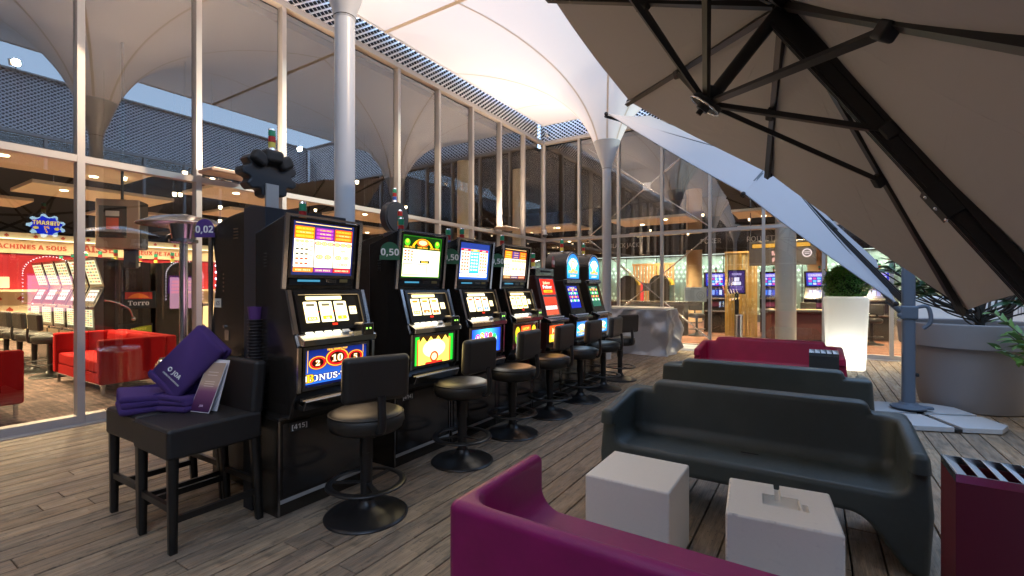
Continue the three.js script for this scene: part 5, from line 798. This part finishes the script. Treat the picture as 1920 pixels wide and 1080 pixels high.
// bank of machines inside
const indoorTop = ctex(256, 256, (c, w, h) => { rect(c, '#e8e4b8', 0, 0, w, h); for (let i = 0; i < 7; i++) for (let j = 0; j < 4; j++) rect(c, ['#8a8a5a', '#c8502a', '#4a6a4a', '#d8b83a'][(i * 3 + j) % 4], 14 + j * 60, 16 + i * 34, 46, 18, 3); });
const indoorMid = ctex(256, 200, (c, w, h) => { rect(c, '#1a1414', 0, 0, w, h); rect(c, '#fff0d0', 20, 14, 216, 30, 6); for (let i = 0; i < 3; i++) { rect(c, '#fff6e8', 24 + i * 72, 56, 62, 110); rect(c, '#c8402a', 36 + i * 72, 90, 38, 34, 6); } });
const indoorBlue = ctex(256, 256, (c, w, h) => { rect(c, '#2430c8', 0, 0, w, h); rect(c, '#b8a8ff', 20, 16, 216, 60, 10); word(c, 'LUCKY', 128, 48, 44, '#fff', '#5a18a0'); for (let i = 0; i < 3; i++) for (let j = 0; j < 4; j++) rect(c, ['#e8e0ff', '#e04ab0', '#6ad8ff'][(i + j) % 3], 24 + j * 54, 92 + i * 52, 42, 40, 6); });
const indoorBars = ctex(256, 160, (c, w, h) => { rect(c, '#101a6a', 0, 0, w, h); for (let j = 0; j < 4; j++) rect(c, ['#3a7af0', '#8aa8ff', '#2a48c8', '#d0d8ff'][j], 24 + j * 54, 30, 42, 100, 6); }), bellyDark = printMat(ctex(128, 80, (c, w, h) => { rect(c, '#1a1018', 0, 0, w, h); rect(c, '#5a2a4a', 20, 20, 88, 40, 8); }), 0.3);
const endProfile = [[-0.34, 0.02], [0.34, 0.02], [0.34, 0.62], [0.42, 0.7], [0.43, 1.1], [0.3, 1.42], [0.42, 1.9], [-0.34, 1.84]];
function indoorMachine(label, [x, z], turn, blue) {
  const t = thing('indoor_slot_machine', label, 'slot machine', [x, 0, z], turn, 'slot machines inside the gaming rooms');
  obj('cabinet', profile(endProfile, 0.66, 0.008), mat.blackGloss, t);
  panel(t, 'top_screen', 0.54, 0.4, face(0.3, 1.42, 0.42, 1.9, 0.006), screenMat(blue ? indoorBlue : indoorTop, blue ? 0.8 : 1.0)); panel(t, 'reel_screen', 0.5, 0.26, face(0.43, 1.1, 0.3, 1.42, 0.006), screenMat(blue ? indoorBars : indoorMid, blue ? 0.8 : 1.0)); panel(t, 'belly_screen', 0.5, 0.28, face(0.42, 0.7, 0.43, 1.1, 0.006), blue ? bellyDark : screenMat(indoorTop, 1.0));
  obj('button_deck', rb(0.62, 0.05, 0.16, 0, 1.08, 0.47, 0.01), mat.chrome, t); obj('tray', rb(0.6, 0.05, 0.12, 0, 0.68, 0.42, 0.01), mat.chrome, t); tower(t, 'yrg', 0, 1.87, 0.05, 0.03, 0.055);
  return t;
}
const bankLabels = ['first', 'second', 'third', 'fourth', 'fifth'];
for (let k = 0; k < 5; k++) { const m = indoorMachine(k ? `black slot machine with cream screens, ${bankLabels[k]} from the glass in the indoor bank` : 'black slot machine marked 507 at the end of the indoor bank', [-10.1 - k * 0.72, -3.2], 0);
  if (!k) { obj('number_plate', plane(0.13, 0.06).rotateY(PI / 2).translate(0.336, 1.8, -0.12), plate('507', '#2a2a2a', '#e4e0cc'), m); obj('lever', [tube([V(0.35, 1.2, 0.3), V(0.4, 1.17, 0.2), V(0.42, 1.05, -0.0), V(0.42, 0.92, -0.05)], 0.014, 16, 8), new THREE.SphereGeometry(0.04, 14, 10).translate(0.42, 0.88, -0.06)], mat.steel, m);
    obj('side_art', plane(0.5, 0.3).rotateY(PI / 2).translate(0.336, 1.2, -0.16), printMat(ctex(256, 150, (c, w, h) => { rect(c, '#0c0a0a', 0, 0, w, h); rect(c, '#b02a10', 30, 10, 200, 60); c.fillStyle = '#e07a1c'; c.beginPath(); c.moveTo(50, 60); c.quadraticCurveTo(120, -20, 210, 60); c.fill(); word(c, 'Torro', 130, 104, 54, '#c8c8c8', '#3a3a3a', 'serif', 4); }), 0.35), m);
    obj('side_art', plane(0.5, 0.26).rotateY(PI / 2).translate(0.336, 0.66, -0.12), printMat(ctex(256, 132, (c, w, h) => { rect(c, '#0c0a0a', 0, 0, w, h); c.fillStyle = '#8a9a1c'; c.beginPath(); c.moveTo(10, 132); c.quadraticCurveTo(50, 20, 246, 20); c.lineTo(246, 132); c.fill(); for (let i = 0; i < 4; i++) { rect(c, '#5a2a08', 60 + i * 46, 74, 38, 36); rect(c, '#c87a20', 66 + i * 46, 80, 26, 24); } word(c, 'JACKPOT', 150, 48, 28, '#e8e860'); }), 0.35), m); }
  indoorMachine(`blue screened slot machine, ${bankLabels[k]} from the glass on the far side of the bank`, [-10.1 - k * 0.72, -3.95], PI, true); }
dup(stool0, [-10.2, 0, -2.35], 0.1, 'padded stool inside, before the machine marked 507', 'padded stools inside the gaming rooms');
for (let k = 1; k < 5; k++) dup(stool0, [-10.2 - k * 0.72, 0, -2.35 + 0.03 * k], 0.1, `padded stool inside, ${bankLabels[k]} from the glass before the indoor bank`, 'padded stools inside the gaming rooms');
{
  const t = thing('hanging_sign_box', 'copper sign box with a dark screen hanging over the indoor bank', 'sign', [-9.35, 2.02, -3.0], 0.9); obj('box', rb(0.58, 0.78, 0.32, 0, 0.39, 0, 0.02), M(0.25, 0.17, 0.12, 0.4, { metalness: 0.3 }), t); obj('dark_side', bx(0.01, 0.74, 0.3, 0.293, 0.39, 0), mat.blackMatt, t); obj('hanger', rod(V(0, 0.78, 0), V(0, CE - 2.02, 0), 0.02), mat.blackMetal, t); obj('screen_frame', rb(0.36, 0.5, 0.02, -0.06, 0.42, 0.165, 0.006), mat.blackMatt, t); obj('screen_print', plane(0.26, 0.4).translate(-0.06, 0.42, 0.178), printMat(ctex(128, 200, (c, w, h) => { rect(c, '#20100c', 0, 0, w, h); rect(c, '#b8b0a8', 20, 16, 88, 40); rect(c, '#a03a20', 24, 70, 80, 90); })), t); obj('neck', bx(0.16, 0.3, 0.12, 0.12, -0.15, 0), mat.blackMatt, t);
}
// green room furniture
for (const [x, z, a, l] of [[-2.65, -16.3, 0.1, 'indoor slot machine with violet screens left of the gold string curtain'], [-1.05, -16.9, -0.1, 'indoor slot machine with violet screens behind the grey column'], [0.15, -17.0, -0.2, 'indoor slot machine with violet screens right of the grey column'], [1.5, -16.0, -0.3, 'indoor slot machine with violet screens behind the glowing planter']]) indoorMachine(l, [x, z], a, true);
for (const [x, z, l] of [[-5.55, -16.2, 'black round backed machine beyond the draped table, beside the red sign'], [-4.35, -15.9, 'black round backed machine beyond the draped table, right of the red sign']]) {
  const t = thing('round_backed_machine', l, 'slot machine', [x, 0, z]); const s = new THREE.Shape(); s.moveTo(-0.33, 0.02); s.lineTo(0.33, 0.02); s.lineTo(0.33, 1.5); s.absarc(0, 1.5, 0.33, 0, PI, false); s.closePath();
  obj('cabinet', new THREE.ExtrudeGeometry(s, { depth: 0.6, bevelEnabled: true, bevelSize: 0.01, bevelThickness: 0.01, bevelSegments: 2 }).translate(0, 0, -0.6), mat.blackGloss, t); tower(t, 'yr', 0, 1.84, -0.3, 0.03, 0.06); obj('wheel_topper', new THREE.TorusGeometry(0.2, 0.06, 8, 24, 1.4).translate(0.2, 1.5, -0.2), M(0.6, 0.42, 0.05, 0.4), t);
}
{ const s = thing('red_sign_post', 'narrow red sign post between the round backed machines', 'sign', [-4.95, 0, -16]); obj('post', bx(0.1, 1.6, 0.06, 0, 0.8, 0), M(0.45, 0.02, 0.04, 0.5), s); obj('foot', bx(0.3, 0.02, 0.3, 0, 0.01, 0), mat.blackMetal, s);
  const w = thing('wood_screen', 'tall wooden slatted screen beyond the draped table', 'screen', [-5.2, 0, -18.2]); for (let i = 0; i < 14; i++) obj('slat', bx(0.07, 2.3, 0.05, -0.75 + i * 0.115, 1.15, 0), M(0.42, 0.22, 0.07, 0.6), w); obj('rail', [bx(1.65, 0.08, 0.06, 0, 2.3, -0.002), bx(1.65, 0.08, 0.06, 0, 0.06, -0.002)], M(0.35, 0.18, 0.06, 0.6), w);
  const g = thing('string_curtain', 'gold string curtain hanging beside the grey column', 'curtain', [-1.75, 0, -14.9]); obj('curtain_rail', bx(0.85, 0.05, 0.3, 0, 2.42, 0), M(0.25, 0.16, 0.06, 0.5), g); for (let i = 0; i < 44; i++) obj('strand', rod(V(-0.4 + (i % 22) * 0.038, 0.02, (i > 21 ? 0.12 : -0.02) + rr(-0.03, 0.03)), V(-0.4 + (i % 22) * 0.038 + rr(-0.006, 0.006), 2.4, (i > 21 ? 0.12 : -0.02) + rr(-0.03, 0.03)), 0.011, 6), M(0.3, 0.19, 0.05, 0.45, { metalness: 0.3 }), g); for (let i = 0; i < 5; i++) obj('string_lamp', new THREE.SphereGeometry(0.04, 10, 8).translate(-0.15 + 0.1 * (i % 3), 1.75 - 0.14 * ((i / 2) | 0), 0.2), E(1, 0.62, 0.15, 3), g);
  const h = thing('hanging_sign', 'taupe hanging sign with pink letters behind the glass doors', 'sign', [-0.68, 0, -13.6]); obj('board', rb(1.46, 0.62, 0.12, 0, 2.28, 0, 0.01), M(0.26, 0.22, 0.17, 0.6), h); obj('ticker', bx(1.3, 0.13, 0.01, -0.02, 2.47, 0.066), mat.blackMatt, h); obj('ticker_display', plane(1.26, 0.1).translate(-0.02, 2.47, 0.073), E(0.75, 0.35, 0.03, 0.8), h); obj('lettering', [text('MISES', 0.11, 0.01).translate(0.0, 2.22, 0.062), text('PIECE', 0.11, 0.01).translate(0.0, 2.05, 0.062)], E(0.9, 0.45, 0.4, 0.9), h); obj('emblem', [new THREE.TorusGeometry(0.09, 0.012, 8, 28).translate(0.54, 2.26, 0.07), bx(0.12, 0.016, 0.008, 0.54, 2.28, 0.07), bx(0.1, 0.016, 0.008, 0.54, 2.24, 0.07)], E(0.9, 0.7, 0.7, 0.9), h); obj('hanger', [-1, 1].map((s2) => rod(V(s2 * 0.7, 2.6, 0), V(s2 * 0.7, CE, 0), 0.012)), mat.darkChrome, h);
  const d = thing('display_stand', 'violet digital poster on a black post behind the glass doors', 'display', [-1.62, 0, -12.9], 0.2); obj('post', [cy(0.05, 0.05, 1.3, 0, 0.65, 0, 16), cy(0.2, 0.2, 0.02, 0, 0.01, 0, 24)], mat.blackMetal, d); obj('screen_housing', rb(0.4, 0.6, 0.05, 0, 1.55, 0, 0.01), mat.blackMatt, d);
  obj('screen', plane(0.35, 0.54).translate(0, 1.55, 0.027), screenMat(ctex(180, 280, (c, w2, h2) => { rect(c, '#3a2460', 0, 0, w2, h2); word(c, 'SOIREE', w2 / 2, 40, 34, '#c8b8e8'); rect(c, '#d8d0e8', 60, 80, 60, 50); rect(c, '#d8d0e8', 40, 136, 100, 44, 10); rect(c, '#8a70c0', 16, 200, 148, 8); rect(c, '#8a70c0', 30, 220, 120, 6); rect(c, '#8a70c0', 30, 236, 120, 6); }), 0.9), d);
  const pp = thing('paper_notice', 'white paper notice taped to the inside of the glass door', 'notice', [-2.35, 1.25, GZ - 0.03]); obj('sheet', bx(0.5, 0.34, 0.002), M(0.7, 0.74, 0.74, 0.7), pp); obj('print', plane(0.48, 0.32).translate(0, 0, 0.0025), printMat(ctex(256, 170, (c, w2, h2) => { rect(c, '#dfe4e2', 0, 0, w2, h2); word(c, 'INFORMATION', w2 / 2, 14, 15, '#6a7470'); for (let i = 0; i < 9; i++) rect(c, '#9aa6a2', 14, 34 + i * 14, 104, 4); c.strokeStyle = '#a2aaa8'; c.lineWidth = 5; c.beginPath(); c.arc(192, 98, 46, 0, 7); c.stroke(); c.beginPath(); c.arc(192, 98, 22, 0, 7); c.stroke(); })), pp);
  const dr = thing('door_threshold', 'pale ramp plate at the foot of the glass doors', 'ramp', [-2.3, 0, GZ + 0.42]); obj('plate', profile([[-0.22, 0.004], [0.28, 0.004], [0.22, 0.05], [-0.22, 0.09]], 0.95, 0.004), M(0.6, 0.62, 0.64, 0.5), dr); obj('end_block', bx(0.12, 0.1, 0.3, -0.56, 0.054, 0), M(0.72, 0.72, 0.7, 0.5), dr);
  for (const [x, z, a, l] of [[-2.9, -14.6, 0.4, 'padded stool inside, left of the digital poster'], [-0.2, -15.2, -0.4, 'padded stool inside, under the hanging sign'], [1.2, -14.6, -0.5, 'padded stool inside, right of the glowing planter']]) dup(stool0, [x, 0, z], a + PI, l, 'padded stools inside the gaming rooms');
  const tb = thing('gaming_table', 'dark gaming table with a padded edge behind the glass doors', 'table', [-0.3, 0, -14.9], 0.3); obj('skirt', rb(1.6, 0.72, 0.7, 0, 0.38, 0, 0.03), M(0.05, 0.014, 0.014, 0.6), tb); obj('top', rb(1.8, 0.08, 0.9, 0, 0.78, 0, 0.03), mat.leather, tb); obj('inlay', bx(1.5, 0.004, 0.6, 0, 0.824, 0), M(0.35, 0.25, 0.15, 0.6), tb);
  const tb2 = thing('bar_counter', 'long dark bar counter beyond the draped table', 'counter', [-4.8, 0, -14.6]); obj('front', bx(3.2, 0.95, 0.6, 0, 0.475, 0), M(0.025, 0.02, 0.018, 0.5), tb2); obj('worktop', rb(3.3, 0.05, 0.7, 0, 0.975, 0, 0.01), M(0.08, 0.07, 0.06, 0.25), tb2);
}
{ // steel cross bracing just inside the glass
  const z = GZ - 0.35, P = (x, y) => V(x, y, z), a = [[-5.2, 2.75, -2.0, 0.1], [-5.2, 0.1, -2.0, 2.75]], b = [[-5.2, 5.2, -2.0, 2.8], [-2.0, 5.2, -5.2, 2.8]];
  for (const [list, l] of [[a, 'crossed steel bracing rods behind the lower glass'], [b, 'crossed steel bracing rods behind the upper glass']]) { const t = thing('cross_bracing', l, 'bracing'); list.forEach(([x0, y0, x1, y1], i) => { const A = P(x0, y0), B = P(x1, y1); A.z -= i * 0.05; B.z -= i * 0.05; obj('rod', rod(A, B, 0.016, 8), mat.steel, t); obj('turnbuckle', between(new THREE.CylinderGeometry(0.03, 0.03, 1, 10), A.clone().lerp(B, 0.28), A.clone().lerp(B, 0.36)), mat.steel, t); }); obj('gusset', [bx(0.2, 0.2, 0.012, -3.6, l.includes('lower') ? 1.425 : 4.0, z - 0.025)], mat.steel, t); }
}

renderer.render(scene, camera);
